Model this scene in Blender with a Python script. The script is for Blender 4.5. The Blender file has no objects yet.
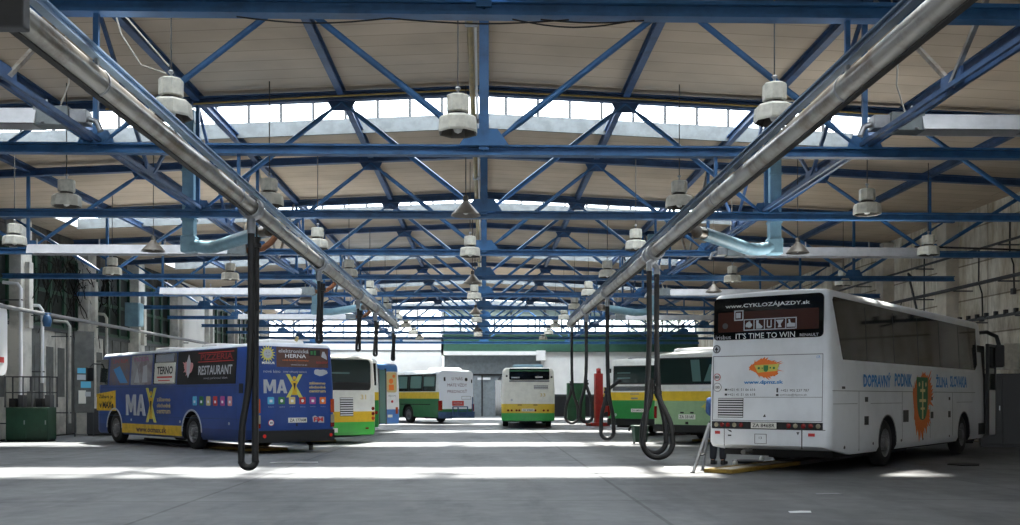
import bpy, bmesh, math, random
from mathutils import Vector, Matrix
random.seed(7)
PI = math.pi
SC = bpy.context.scene
COL = SC.collection

# ------------------------------------------------------------------ materials
def lin(c):
    return tuple((v/255/12.92 if v/255 <= .04045 else ((v/255+.055)/1.055)**2.4) for v in c)

def mat(name, c, rough=.6, metal=0., var=.0, scale=4., bump=0., c2=None, spec=.5, stretch=(1,1,1), bands=None, lo=.42, hi=.62):
    """principled paint; var/c2 = noise-driven wear, bands = [(z, colour)] painted stripes by object height"""
    m = bpy.data.materials.new(name); m.use_nodes = True
    nt = m.node_tree; N = nt.nodes; Lk = nt.links
    b = N['Principled BSDF']
    b.inputs['Roughness'].default_value = rough
    b.inputs['Metallic'].default_value = metal
    b.inputs['Specular IOR Level'].default_value = spec
    col = lin(c)
    b.inputs['Base Color'].default_value = (*col, 1)
    out = None
    tc = N.new('ShaderNodeTexCoord')
    if bands:
        sep = N.new('ShaderNodeSeparateXYZ'); Lk.new(tc.outputs['Object'], sep.inputs[0])
        mul = N.new('ShaderNodeMath'); mul.operation = 'MULTIPLY'; mul.inputs[1].default_value = .25
        Lk.new(sep.outputs['Z'], mul.inputs[0])
        r = N.new('ShaderNodeValToRGB'); r.color_ramp.interpolation = 'CONSTANT'
        el = r.color_ramp.elements
        el[0].position = 0; el[0].color = (*lin(bands[0][1]), 1)
        el[1].position = bands[1][0]*.25; el[1].color = (*lin(bands[1][1]), 1)
        for z, cc in bands[2:]:
            e = el.new(z*.25); e.color = (*lin(cc), 1)
        Lk.new(mul.outputs[0], r.inputs[0]); out = r.outputs['Color']
    if var or c2 or bump:
        mp = N.new('ShaderNodeMapping'); mp.inputs['Scale'].default_value = stretch
        Lk.new(tc.outputs['Object'], mp.inputs['Vector'])
        nz = N.new('ShaderNodeTexNoise'); nz.inputs['Scale'].default_value = scale
        nz.inputs['Detail'].default_value = 6; nz.inputs['Roughness'].default_value = .62
        Lk.new(mp.outputs[0], nz.inputs['Vector'])
        if var or c2:
            r2 = N.new('ShaderNodeValToRGB')
            r2.color_ramp.elements[0].position = lo; r2.color_ramp.elements[1].position = hi
            Lk.new(nz.outputs['Fac'], r2.inputs[0])
            mx = N.new('ShaderNodeMix'); mx.data_type = 'RGBA'
            if out is not None: Lk.new(out, mx.inputs['A'])
            else: mx.inputs['A'].default_value = (*col, 1)
            if c2: 
                mx.inputs['B'].default_value = (*lin(c2), 1)
                if var:
                    mm = N.new('ShaderNodeMath'); mm.operation = 'MULTIPLY'; mm.inputs[1].default_value = var
                    Lk.new(r2.outputs['Color'], mm.inputs[0]); Lk.new(mm.outputs[0], mx.inputs['Factor'])
                else: Lk.new(r2.outputs['Color'], mx.inputs['Factor'])
            else:
                mx.inputs['B'].default_value = (*[v*(1-var) for v in col], 1)
                if out is not None:
                    mx.blend_type = 'MULTIPLY'; mx.inputs['B'].default_value = (1-var, 1-var, 1-var, 1)
                Lk.new(r2.outputs['Color'], mx.inputs['Factor'])
            out = mx.outputs['Result']
        if bump:
            bp = N.new('ShaderNodeBump'); bp.inputs['Strength'].default_value = bump; bp.inputs['Distance'].default_value = .02
            Lk.new(nz.outputs['Fac'], bp.inputs['Height']); Lk.new(bp.outputs[0], b.inputs['Normal'])
    if out is not None: Lk.new(out, b.inputs['Base Color'])
    return m

def glass_mat(name, tint=(1, 1, 1), gloss=.08, dirt=.0, dirtcol=(200, 205, 205)):
    m = bpy.data.materials.new(name); m.use_nodes = True
    nt = m.node_tree; N = nt.nodes; N.clear()
    o = N.new('ShaderNodeOutputMaterial'); t = N.new('ShaderNodeBsdfTransparent'); t.inputs[0].default_value = (*tint, 1)
    g = N.new('ShaderNodeBsdfGlossy'); g.inputs['Roughness'].default_value = .05
    mx = N.new('ShaderNodeMixShader'); mx.inputs[0].default_value = gloss
    nt.links.new(t.outputs[0], mx.inputs[1]); nt.links.new(g.outputs[0], mx.inputs[2])
    last = mx
    if dirt:
        d = N.new('ShaderNodeBsdfTranslucent'); d.inputs[0].default_value = (*lin(dirtcol), 1)
        m2 = N.new('ShaderNodeMixShader'); m2.inputs[0].default_value = dirt
        nt.links.new(mx.outputs[0], m2.inputs[1]); nt.links.new(d.outputs[0], m2.inputs[2]); last = m2
    nt.links.new(last.outputs[0], o.inputs['Surface'])
    return m

M = {}
M['blue'] = mat('blue_steel_paint', (48, 98, 146), .45, var=.35, scale=2.5)
M['navy'] = mat('dark_blue_steel_paint', (52, 82, 122), .5, var=.35, scale=2.5)
M['carrier_lit'] = mat('sky_lit_blue_beam', (146, 172, 200), .4, var=.2, scale=2)  # left carrier beam: its sky-lit look is painted as paler blue
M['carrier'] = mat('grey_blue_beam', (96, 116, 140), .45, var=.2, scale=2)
M['duct'] = mat('pale_blue_duct_paint', (122, 158, 174), .4, var=.2, scale=3)
M['galv'] = mat('galvanised_metal', (170, 168, 162), .32, .85, c2=(112, 92, 74), var=.8, scale=1.6, lo=.46, hi=.66)
M['lip'] = mat('rubber_lip', (30, 28, 27), .6)
M['hose'] = mat('black_hose', (26, 26, 27), .5)
M['heater'] = mat('heater_sheet', (182, 184, 188), .35, .2, var=.12)
M['burner'] = mat('burner_box', (120, 128, 130), .5, .2, var=.2)
M['copper'] = mat('brown_flue', (128, 84, 58), .45, .5, var=.3)
M['lampw'] = mat('lamp_enamel', (200, 198, 186), .5, var=.25, scale=6)
M['lampd'] = mat('lamp_inside', (70, 66, 60), .5)
M['bulb'] = mat('bulb_glass', (235, 235, 230), .15)
M['cone'] = mat('cone_shade', (128, 122, 114), .4, .3, var=.25)
M['white'] = mat('white_paint', (226, 228, 230), .4)
M['conew'] = mat('cone_white', (205, 205, 200), .4)
M['wire'] = mat('wire', (60, 58, 55), .6)
M['wirel'] = mat('light_wire', (180, 175, 165), .6)
M['brass'] = mat('yellow_pipe', (150, 128, 70), .4, .3, var=.3)
M['rubber'] = mat('tyre_rubber', (30, 30, 31), .8, var=.2)
M['rim'] = mat('wheel_rim', (120, 120, 122), .45, .4, var=.3)
M['dark'] = mat('dark_underside', (20, 20, 21), .8)
M['black'] = mat('black_plastic', (22, 23, 25), .45)
M['bglass'] = mat('dark_window_glass', (12, 14, 16), .06, spec=.38)
M['grimy'] = mat('grimy_dark_glass', (30, 36, 34), .55, var=.4, spec=.2)
M['gglass'] = mat('green_window_glass', (34, 48, 46), .06, spec=.7)
M['clear'] = mat('pale_window_glass', (92, 124, 120), .08, spec=.8)
M['red'] = mat('red_lens', (118, 18, 18), .25)
M['amber'] = mat('amber_lens', (170, 70, 36), .25)
M['wlens'] = mat('clear_lens', (150, 142, 120), .2)
M['lit'] = mat('red_reflector', (235, 60, 50), .2)
M['plate'] = mat('plate_white', (222, 222, 214), .5)
M['ink'] = mat('black_ink', (24, 24, 26), .6)
M['grey'] = mat('grey_paint', (128, 130, 132), .55, var=.15)
M['dgrey'] = mat('dark_grey_paint', (70, 72, 75), .6, var=.2)
M['steel'] = mat('bare_steel', (160, 162, 165), .35, .7, var=.2)
M['green'] = mat('green_paint', (38, 98, 62), .5, var=.3, scale=2)
M['dgreen'] = mat('dark_green_paint', (26, 66, 46), .5, var=.35, scale=2)
M['yellow'] = mat('yellow_paint', (222, 180, 38), .5, var=.25, scale=5)
M['orange'] = mat('orange_print', (232, 120, 44), .5)
M['brownp'] = mat('brown_print', (92, 62, 54), .45, var=.25, scale=3)
M['bluep'] = mat('blue_print', (64, 142, 204), .5)
M['limep'] = mat('lime_print', (204, 200, 96), .5)
M['silver'] = mat('silver_print', (176, 180, 186), .45)
M['cyanp'] = mat('cyan_print', (90, 180, 214), .5)
M['greenp'] = mat('green_print', (50, 120, 66), .5)
M['beigep'] = mat('beige_print', (206, 186, 130), .5)
M['redp'] = mat('red_print', (190, 52, 50), .5)
M['purplep'] = mat('purple_print', (170, 70, 140), .5)
M['pinkp'] = mat('pink_print', (206, 140, 140), .5)
M['redcol'] = mat('red_lift_paint', (168, 40, 36), .45, var=.3)
M['concrete'] = mat('pale_concrete', (216, 208, 194), .85, var=.3, scale=.9, bump=.2)
M['pier'] = mat('painted_pier', (206, 204, 196), .8, var=.4, scale=1.2, bump=.15)
M['endwall'] = mat('end_wall_render', (244, 243, 239), .85, var=.1, scale=.7, bump=.1)
M['glaz'] = glass_mat('skylight_glass', (.975, .985, .99), .03)
M['winglass'] = glass_mat('hall_window_glass', (.92, .95, .95), .06, .12)
M['poly'] = glass_mat('ribbed_plastic_sheet', (.86, .87, .87), .04, .45, (240, 242, 240))
M['dusty'] = glass_mat('dusty_glass', (.2, .22, .22), .06, .6, (120, 130, 128))
M['skin'] = mat('skin', (196, 150, 124), .55)
M['shirt'] = mat('blue_work_shirt', (64, 96, 150), .85, var=.15, scale=12)
M['trouser'] = mat('dark_trousers', (34, 36, 44), .9)
M['hair'] = mat('brown_hair', (52, 40, 32), .8)

# ------------------------------------------------------------------ mesh building
class MB:
    def __init__(s): s.v = []; s.f = []; s.m = []; s.sm = []
    def add(s, vs, fs, mi=0, smooth=False):
        b = len(s.v); s.v += [tuple(p) for p in vs]
        for f in fs: s.f.append(tuple(b+i for i in f)); s.m.append(mi); s.sm.append(smooth)
        return s
    def box(s, c, d, mi=0, R=None):
        vs = []
        for x in (-.5, .5):
            for y in (-.5, .5):
                for z in (-.5, .5):
                    p = Vector((x*d[0], y*d[1], z*d[2]))
                    if R: p = R @ p
                    vs.append(p+Vector(c))
        return s.add(vs, [(0,1,3,2),(4,6,7,5),(0,4,5,1),(2,3,7,6),(0,2,6,4),(1,5,7,3)], mi)
    def bb(s, x0, x1, y0, y1, z0, z1, mi=0):
        return s.box(((x0+x1)/2, (y0+y1)/2, (z0+z1)/2), (x1-x0, y1-y0, z1-z0), mi)
    def sweep(s, prof, p0, p1, up=(0,0,1), mi=0, smooth=False):
        p0 = Vector(p0); p1 = Vector(p1); d = (p1-p0).normalized(); u = Vector(up)
        if abs(d.dot(u)) > .98: u = Vector((0,1,0))
        x = d.cross(u).normalized(); y = x.cross(d)
        n = len(prof)
        vs = [p0+x*a+y*b for a, b in prof]+[p1+x*a+y*b for a, b in prof]
        fs = [(i, (i+1) % n, n+(i+1) % n, n+i) for i in range(n)]
        s.add(vs, fs, mi, smooth)
        return s.add(vs, [tuple(range(n-1, -1, -1)), tuple(range(n, 2*n))], mi)
    def bar(s, p0, p1, w, h, up=(0,0,1), mi=0):
        return s.sweep([(-w/2,-h/2),(w/2,-h/2),(w/2,h/2),(-w/2,h/2)], p0, p1, up, mi)
    def ibeam(s, p0, p1, w, h, t=.02, up=(0,0,1), mi=0):
        a, b = w/2, h/2; k = t*.5
        return s.sweep([(-a,-b),(a,-b),(a,-b+t),(k,-b+t),(k,b-t),(a,b-t),(a,b),(-a,b),(-a,b-t),(-k,b-t),(-k,-b+t),(-a,-b+t)], p0, p1, up, mi)
    def tube(s, pts, r, seg=10, mi=0, smooth=True, caps=True):
        pts = [Vector(p) for p in pts]; n = len(pts)
        rs = r if isinstance(r, (list, tuple)) else [r]*n
        vs = []; px = None
        for i, p in enumerate(pts):
            d = (pts[min(i+1, n-1)]-pts[max(i-1, 0)]).normalized()
            if px is None:
                u = Vector((0,0,1)) if abs(d.z) < .9 else Vector((1,0,0))
                x = d.cross(u).normalized()
            else: x = (px-d*px.dot(d)).normalized()
            px = x; y = d.cross(x)
            vs += [p+(x*math.cos(2*PI*k/seg)+y*math.sin(2*PI*k/seg))*rs[i] for k in range(seg)]
        fs = [(i*seg+k, i*seg+(k+1) % seg, (i+1)*seg+(k+1) % seg, (i+1)*seg+k) for i in range(n-1) for k in range(seg)]
        s.add(vs, fs, mi, smooth)
        if caps: s.add(vs, [tuple(range(seg-1, -1, -1)), tuple((n-1)*seg+k for k in range(seg))], mi)
        return s
    def lathe(s, prof, c=(0,0,0), seg=24, mi=0, axis='Z', smooth=True, rot=0.):
        vs = []; c = Vector(c)
        for r, z in prof:
            for k in range(seg):
                a = 2*PI*k/seg+rot
                p = Vector((r*math.cos(a), r*math.sin(a), z))
                if axis == 'X': p = Vector((p.z, p.x, p.y))
                if axis == 'Y': p = Vector((p.x, p.z, p.y))
                vs.append(p+c)
        n = len(prof)
        return s.add(vs, [(i*seg+k, i*seg+(k+1) % seg, (i+1)*seg+(k+1) % seg, (i+1)*seg+k) for i in range(n-1) for k in range(seg)], mi, smooth)
    def slab(s, poly, fn, t=.015, off=.008, mi=0):
        """2-d outline laid on a surface by fn(a, b, offset), with thickness"""
        n = len(poly)
        vs = [fn(a, b, off) for a, b in poly]+[fn(a, b, off-t) for a, b in poly]
        return s.add(vs, [tuple(range(n)), tuple(range(2*n-1, n-1, -1))]+[(i, n+i, n+(i+1) % n, (i+1) % n) for i in range(n)], mi)
    def build(s, name, m, parent=None, bevel=0., sharp=None, loc=None):
        me = bpy.data.meshes.new(name); me.from_pydata(s.v, [], s.f)
        for x in (m if isinstance(m, (list, tuple)) else [m]): me.materials.append(x)
        me.polygons.foreach_set('material_index', s.m); me.polygons.foreach_set('use_smooth', s.sm)
        bm = bmesh.new(); bm.from_mesh(me)
        bmesh.ops.recalc_face_normals(bm, faces=bm.faces); bm.to_mesh(me); bm.free()
        if sharp: 
            for p in me.polygons: p.use_smooth = True
            me.set_sharp_from_angle(angle=math.radians(sharp))
        o = bpy.data.objects.new(name, me); COL.objects.link(o)
        if parent: o.parent = parent
        if loc: o.location = loc
        if bevel:
            b = o.modifiers.new('bevel', 'BEVEL'); b.width = bevel; b.segments = 2; b.limit_method = 'ANGLE'
        return o

def tag(o, label=None, cat=None, group=None, kind=None):
    if label: o['label'] = label
    if cat: o['category'] = cat
    if group: o['group'] = group
    if kind: o['kind'] = kind
    return o
def thing(name, label, cat, loc=(0,0,0), rz=0, group=None, kind=None):
    o = bpy.data.objects.new(name, None); COL.objects.link(o)
    o.location = loc; o.rotation_euler = (0, 0, rz); o.empty_display_size = .2
    return tag(o, label, cat, group, kind)
def structure(name, mb, m, label=None, parent=None, **k):
    o = mb.build(name, m, parent, **k)
    if not parent: tag(o, label, None, None, 'structure')
    return o
def dup(root, loc, label, group=None, rz=None, name=None):
    r = root.copy(); COL.objects.link(r); r.location = loc; r['label'] = label
    if rz is not None: r.rotation_euler = (0, 0, rz)
    if group: r['group'] = group
    def kids(a, b):
        for ch in list(a.children):
            c = ch.copy(); COL.objects.link(c); c.parent = b; kids(ch, c)
    kids(root, r)
    return r

_tc = {}
def text_shape(s, bold=0.):
    key = (s, bold)
    if key in _tc: return _tc[key]
    cu = bpy.data.curves.new('t', 'FONT'); cu.body = s; cu.size = 1; cu.resolution_u = 2; cu.offset = bold
    ob = bpy.data.objects.new('t', cu); COL.objects.link(ob)
    dg = bpy.context.evaluated_depsgraph_get()
    me = bpy.data.meshes.new_from_object(ob.evaluated_get(dg))
    vs = [(v.co.x, v.co.y) for v in me.vertices]; fs = [tuple(p.vertices) for p in me.polygons]
    bpy.data.objects.remove(ob); bpy.data.curves.remove(cu); bpy.data.meshes.remove(me)
    x0 = min(v[0] for v in vs); x1 = max(v[0] for v in vs); y0 = min(v[1] for v in vs); y1 = max(v[1] for v in vs)
    vs = [((x-(x0+x1)/2)/(x1-x0), (y-(y0+y1)/2)/(y1-y0)) for x, y in vs]
    _tc[key] = (vs, fs, (x1-x0)/(y1-y0))
    return _tc[key]
def put_text(mb, s, fn, a, b, w, h, off=.012, mi=0, bold=.0):
    vs, fs, asp = text_shape(s, bold)
    return mb.add([fn(a+x*w, b+y*h, off) for x, y in vs], fs, mi)

def rrect(a0, a1, b0, b1, r=.05, n=4):
    out = []
    for cx, cy, st in ((a1-r, b1-r, 0), (a0+r, b1-r, 90), (a0+r, b0+r, 180), (a1-r, b0+r, 270)):
        for k in range(n+1):
            t = math.radians(st+90*k/n); out.append((cx+r*math.cos(t), cy+r*math.sin(t)))
    return out
def rect(a0, a1, b0, b1): return [(a0,b0),(a1,b0),(a1,b1),(a0,b1)]
def disc(a, b, r, n=16): return [(a+r*math.cos(2*PI*k/n), b+r*math.sin(2*PI*k/n)) for k in range(n)]
def splash(a, b, ra, rb, n=34, jag=.28, seed=1):
    """ragged brush-stroke blot: smooth wobble plus slanted bristle spikes"""
    rnd = random.Random(seed); out = []; ph = [rnd.uniform(0, 6.28) for _ in range(3)]; n = n*2
    for k in range(n):
        t = 2*PI*k/n
        q = .86+.1*math.sin(2*t+ph[0])+.07*math.sin(3*t+ph[1])+.05*math.sin(5*t+ph[2])
        sp = rnd.random()**2*jag*1.5 if k % 2 else -rnd.random()*jag*.25
        out.append((a+ra*(q+sp*.6)*math.cos(t)+ra*sp*.45, b+rb*(q+sp*.5)*math.sin(t)+rb*sp*.35*(1 if math.sin(t) > 0 else -1)))
    return out

ORD = ['first','second','third','fourth','fifth','sixth','seventh','eighth','ninth','tenth','eleventh','twelfth']

# ------------------------------------------------------------------ hall dimensions
TY = [10.8]+[11+6*k for k in range(1, 12)]          # truss lines
XL, XR, YF, YB = -16.5, 16.5, -9.0, 78.6
def zr(x): return 8.6-.047*abs(x)        # roof underside
MON = [13.2+12*k-2 for k in range(6)]     # start of each roof monitor (just behind every second truss)
MX0, MX1 = -15.2, 9.7
MON = [11.3, 23.3, 35.3, 47.3, 59.3, 71.3]; ML = 3.2; MLS = [3.2]*5+[6.3]  # last lantern lengthened, unseen, to brighten the end wall

# ---- floor
def floor_mat():
    m = mat('worn_concrete_floor', (112, 114, 116), .55, spec=.35)
    nt = m.node_tree; N = nt.nodes; L = nt.links; b = N['Principled BSDF']
    tc = N.new('ShaderNodeTexCoord')
    def noise(sc, det=8, st=(1,1,1)):
        mp = N.new('ShaderNodeMapping'); mp.inputs['Scale'].default_value = st; L.new(tc.outputs['Object'], mp.inputs['Vector'])
        n = N.new('ShaderNodeTexNoise'); n.inputs['Scale'].default_value = sc; n.inputs['Detail'].default_value = det; n.inputs['Roughness'].default_value = .65
        L.new(mp.outputs[0], n.inputs['Vector']); return n.outputs['Fac']
    def ramp(f, p0, p1, c0, c1):
        r = N.new('ShaderNodeValToRGB'); r.color_ramp.elements[0].position = p0; r.color_ramp.elements[1].position = p1
        r.color_ramp.elements[0].color = (*lin(c0), 1); r.color_ramp.elements[1].color = (*lin(c1), 1); L.new(f, r.inputs[0]); return r.outputs['Color']
    def mul(a, c, fac=1.):
        x = N.new('ShaderNodeMix'); x.data_type = 'RGBA'; x.blend_type = 'MULTIPLY'; x.inputs['Factor'].default_value = fac
        L.new(a, x.inputs['A']); L.new(c, x.inputs['B']); return x.outputs['Result']
    base = ramp(noise(.22), .35, .65, (108, 111, 114), (132, 135, 137))
    base = mul(base, ramp(noise(2.6, 9), .32, .62, (222, 222, 224), (255, 255, 255)))
    base = mul(base, ramp(noise(.9, 6, (1, .25, 1)), .36, .5, (212, 212, 215), (255, 255, 255)))
    base = mul(base, ramp(noise(5., 4, (.25, 6, 1)), .3, .55, (222, 222, 224), (255, 255, 255)), .7)
    br = N.new('ShaderNodeTexBrick'); br.offset = 0
    br.inputs['Color1'].default_value = (1,1,1,1); br.inputs['Color2'].default_value = (.93,.93,.94,1); br.inputs['Mortar'].default_value = (.34,.34,.35,1)
    br.inputs['Scale'].default_value = 1; br.inputs['Mortar Size'].default_value = .034; br.inputs['Mortar Smooth'].default_value = .3
    br.inputs['Brick Width'].default_value = 6.4; br.inputs['Row Height'].default_value = 6
    mp = N.new('ShaderNodeMapping'); mp.inputs['Location'].default_value = (4.2, 3.25, 0); L.new(tc.outputs['Object'], mp.inputs['Vector']); L.new(mp.outputs[0], br.inputs['Vector'])
    base = mul(base, br.outputs['Color'], .7)
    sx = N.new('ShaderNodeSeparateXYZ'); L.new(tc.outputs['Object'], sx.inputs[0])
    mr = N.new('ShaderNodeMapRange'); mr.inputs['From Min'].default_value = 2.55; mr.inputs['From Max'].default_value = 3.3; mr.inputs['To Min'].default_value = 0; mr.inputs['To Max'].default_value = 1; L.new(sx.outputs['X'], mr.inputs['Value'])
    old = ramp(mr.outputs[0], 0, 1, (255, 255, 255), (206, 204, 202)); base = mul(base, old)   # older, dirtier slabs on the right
    L.new(base, b.inputs['Base Color'])
    rr = N.new('ShaderNodeMapRange'); rr.inputs['To Min'].default_value = .38; rr.inputs['To Max'].default_value = .72
    L.new(noise(1.1), rr.inputs['Value']); L.new(rr.outputs[0], b.inputs['Roughness'])
    return m
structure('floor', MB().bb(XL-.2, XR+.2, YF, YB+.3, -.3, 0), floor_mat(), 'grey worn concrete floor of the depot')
structure('ground_outside', MB().bb(-60, 60, YB+.3, 140, -.35, -.05).bb(-60, 60, -60, YF, -.35, -.05), mat('yard_asphalt', (128, 126, 122), .9, var=.2), 'asphalt yard outside the hall')

# ---- ceiling panels between the monitors
def ceil_mat():
    m = mat('tan_roof_panels', (178, 160, 136), .85)
    nt = m.node_tree; N = nt.nodes; L = nt.links; b = N['Principled BSDF']
    tc = N.new('ShaderNodeTexCoord')
    br = N.new('ShaderNodeTexBrick'); br.offset = .5
    br.inputs['Color1'].default_value = (*lin((200, 182, 160)), 1); br.inputs['Color2'].default_value = (*lin((191, 173, 151)), 1); br.inputs['Mortar'].default_value = (*lin((160, 144, 124)), 1)
    br.inputs['Scale'].default_value = 1; br.inputs['Mortar Size'].default_value = .016; br.inputs['Mortar Smooth'].default_value = .4
    br.inputs['Brick Width'].default_value = 6.4; br.inputs['Row Height'].default_value = .6
    L.new(tc.outputs['Object'], br.inputs['Vector'])
    n = N.new('ShaderNodeTexNoise'); n.inputs['Scale'].default_value = .7; n.inputs['Detail'].default_value = 8; L.new(tc.outputs['Object'], n.inputs['Vector'])
    r = N.new('ShaderNodeValToRGB'); r.color_ramp.elements[0].position = .35; r.color_ramp.elements[1].position = .6
    r.color_ramp.elements[0].color = (.84, .84, .84, 1); r.color_ramp.elements[1].color = (1, 1, 1, 1); L.new(n.outputs['Fac'], r.inputs[0])
    x = N.new('ShaderNodeMix'); x.data_type = 'RGBA'; x.blend_type = 'MULTIPLY'; x.inputs['Factor'].default_value = 1
    L.new(br.outputs['Color'], x.inputs['A']); L.new(r.outputs['Color'], x.inputs['B']); L.new(x.outputs['Result'], b.inputs['Base Color'])
    return m
cb = MB()
def roof_strip(x0, x1, y0, y1):
    cuts = [x0]+([0] if x0 < 0 < x1 else [])+[x1]
    for a, c in zip(cuts, cuts[1:]):
        vs = [(x, y, zr(x)+dz) for dz in (0, .18) for x, y in ((a,y0),(c,y0),(c,y1),(a,y1))]
        cb.add(vs, [(0,1,2,3),(7,6,5,4),(0,4,5,1),(1,5,6,2),(2,6,7,3),(3,7,4,0)])
ys = YF
for y, ML in zip(MON, MLS):
    roof_strip(XL-.3, XR+.3, ys, y); roof_strip(XL-.3, MX0, y, y+ML); roof_strip(MX1, XR+.3, y, y+ML); ys = y+ML
roof_strip(XL-.3, XR+.3, ys, YB+.4)
structure('ceiling', cb, ceil_mat(), 'tan panelled sloping roof of the hall')

# ---- roof monitors (glazed lanterns)
for k, (y, ML) in enumerate(zip(MON, MLS)):
    w = thing('window_%d' % (k+1), '%s glazed roof lantern from the front, behind a roof truss' % ORD[k], None, (0, y, 0), kind='structure')
    g = MB(); sill = MB(); fr = MB(); rg = MB(); lid = MB(); fascia = MB()
    cuts = [MX0, 0, MX1]
    for a, c in zip(cuts, cuts[1:]):
        za, zc = zr(a), zr(c)
        for mb, yy, z0, z1, t in ((sill, ML-.03, -.12, .26, .06), (g, ML, .26, 1.2, .008), (fascia, .03, -.12, .3, .1), (g, 0, .3, 1.2, .008)):
            mb.add([(a,yy,za+z0),(c,yy,zc+z0),(c,yy,zc+z1),(a,yy,za+z1),(a,yy+t,za+z0),(c,yy+t,zc+z0),(c,yy+t,zc+z1),(a,yy+t,za+z1)],
                   [(0,1,2,3),(7,6,5,4),(0,4,5,1),(1,5,6,2),(2,6,7,3),(3,7,4,0)])
        for mb, y0, y1, t in ((lid, -.1, 1.05, .1), (rg, 1.05, ML+.1, .008)):  # unseen top: lid and glass divided to shape the floor sun bands
            mb.add([(x, yy, zr(x)+1.2+dz) for dz in (0, t) for x, yy in ((a,y0),(c,y0),(c,y1),(a,y1))], [(0,1,2,3),(7,6,5,4),(0,4,5,1),(1,5,6,2),(2,6,7,3),(3,7,4,0)])
    x = MX0
    while x < MX1+.01:
        z = zr(x)
        fr.bb(x-.035, x+.035, ML-.035, ML+.02, z+.26, z+1.2); fr.bb(x-.025, x+.025, -.02, .03, z+.3, z+1.2); x += .83
    for x in (MX0, -7.6, 0, MX1-1.9): fr.bb(x-.03, x+.03, 1.05, ML, zr(x)+1.12, zr(x)+1.2)
    for x in (MX0, MX1): lid.bb(x-.04, x+.04, 0, ML, zr(x)-.05, zr(x)+1.25)
    structure('glass_pane', g, M['glaz'], parent=w); structure('roof_glass', rg, M['glaz'], parent=w)
    structure('sill', sill, mat('lantern_sill', (112, 118, 120), .6, var=.25), parent=w) if k == 0 else structure('sill', sill, bpy.data.materials['lantern_sill'], parent=w)
    structure('frame', fr, M['dgrey'], parent=w); structure('lantern_roof', lid, M['endwall'], parent=w); structure('edge_beam', fascia, M['navy'], parent=w)

# ---- walls
def wall_mat(name, c, joint, bw, rh, dirt):
    m = mat(name, c, .9)
    nt = m.node_tree; N = nt.nodes; L = nt.links; b = N['Principled BSDF']; tc = N.new('ShaderNodeTexCoord')
    mp = N.new('ShaderNodeMapping'); mp.inputs['Rotation'].default_value = (0, 0, 0)
    cmb = N.new('ShaderNodeCombineXYZ'); sp = N.new('ShaderNodeSeparateXYZ'); L.new(tc.outputs['Object'], sp.inputs[0])
    L.new(sp.outputs['Y'], cmb.inputs['X']); L.new(sp.outputs['Z'], cmb.inputs['Y'])
    br = N.new('ShaderNodeTexBrick'); br.offset = 0
    br.inputs['Color1'].default_value = (*lin(c), 1); br.inputs['Color2'].default_value = (*[v*.84 for v in lin(c)], 1); br.inputs['Mortar'].default_value = (*lin(joint), 1)
    br.inputs['Scale'].default_value = 1; br.inputs['Mortar Size'].default_value = .03; br.inputs['Mortar Smooth'].default_value = .3
    br.inputs['Brick Width'].default_value = bw; br.inputs['Row Height'].default_value = rh; L.new(cmb.outputs[0], br.inputs['Vector'])
    col = br.outputs['Color']
    for sc, st, p0, p1, d in ((.8, (1, 1, .35), .36, .6, dirt), (3., (1, 1.6, .5), .34, .56, (214, 210, 204))):
        mp = N.new('ShaderNodeMapping'); mp.inputs['Scale'].default_value = st; L.new(tc.outputs['Object'], mp.inputs['Vector'])
        n = N.new('ShaderNodeTexNoise'); n.inputs['Scale'].default_value = sc; n.inputs['Detail'].default_value = 9; n.inputs['Roughness'].default_value = .68; L.new(mp.outputs[0], n.inputs['Vector'])
        r = N.new('ShaderNodeValToRGB'); r.color_ramp.elements[0].position = p0; r.color_ramp.elements[1].position = p1
        r.color_ramp.elements[0].color = (*lin(d), 1); L.new(n.outputs['Fac'], r.inputs[0])
        x = N.new('ShaderNodeMix'); x.data_type = 'RGBA'; x.blend_type = 'MULTIPLY'; x.inputs['Factor'].default_value = 1
        L.new(col, x.inputs['A']); L.new(r.outputs['Color'], x.inputs['B']); col = x.outputs['Result']
    L.new(col, b.inputs['Base Color']); return m
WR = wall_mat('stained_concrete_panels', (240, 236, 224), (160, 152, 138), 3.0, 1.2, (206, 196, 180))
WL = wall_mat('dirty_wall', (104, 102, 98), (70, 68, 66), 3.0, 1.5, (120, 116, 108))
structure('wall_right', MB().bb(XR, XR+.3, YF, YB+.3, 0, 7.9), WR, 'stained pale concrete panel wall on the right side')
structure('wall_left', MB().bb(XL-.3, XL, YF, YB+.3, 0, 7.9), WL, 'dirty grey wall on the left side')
structure('wall_front', MB().bb(XL, -5, YF-.3, YF, 0, 8.05).bb(5, XR, YF-.3, YF, 0, 8.05).bb(-11, 11, YF-.3, YF, 8.05, 8.3).bb(-5, 5, YF-.3, YF, 4.8, 8.6), WL, 'front wall behind the camera with an open gateway')  # gateway out of view, opened and sized to let sky light in

# piers
tn = 1
for k, y in enumerate((30, 36, 42, 48, 54, 60, 66, 72)):
    structure('trim_%d' % tn, MB().bb(XL, XL+.55, y-.42, y+.42, 0, 7.72).bb(XL+.55, XL+.72, y-.16, y+.16, 3.9, 6.2), M['pier'], '%s pale concrete pier along the left wall' % ORD[k], bevel=.02); tn += 1
structure('trim_%d' % tn, MB().bb(XL, XL+.3, 54.4, 59.6, 0, 7.7), M['endwall'], 'white painted stretch of left wall between two piers'); tn += 1
for k, y in enumerate((29, 35.4, 41, 47, 53, 59)):
    structure('trim_%d' % tn, MB().bb(XR-.45, XR, y-.35, y+.35, 0, 7.72), M['concrete'], '%s concrete pier along the right wall' % ORD[k], bevel=.02); tn += 1
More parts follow.
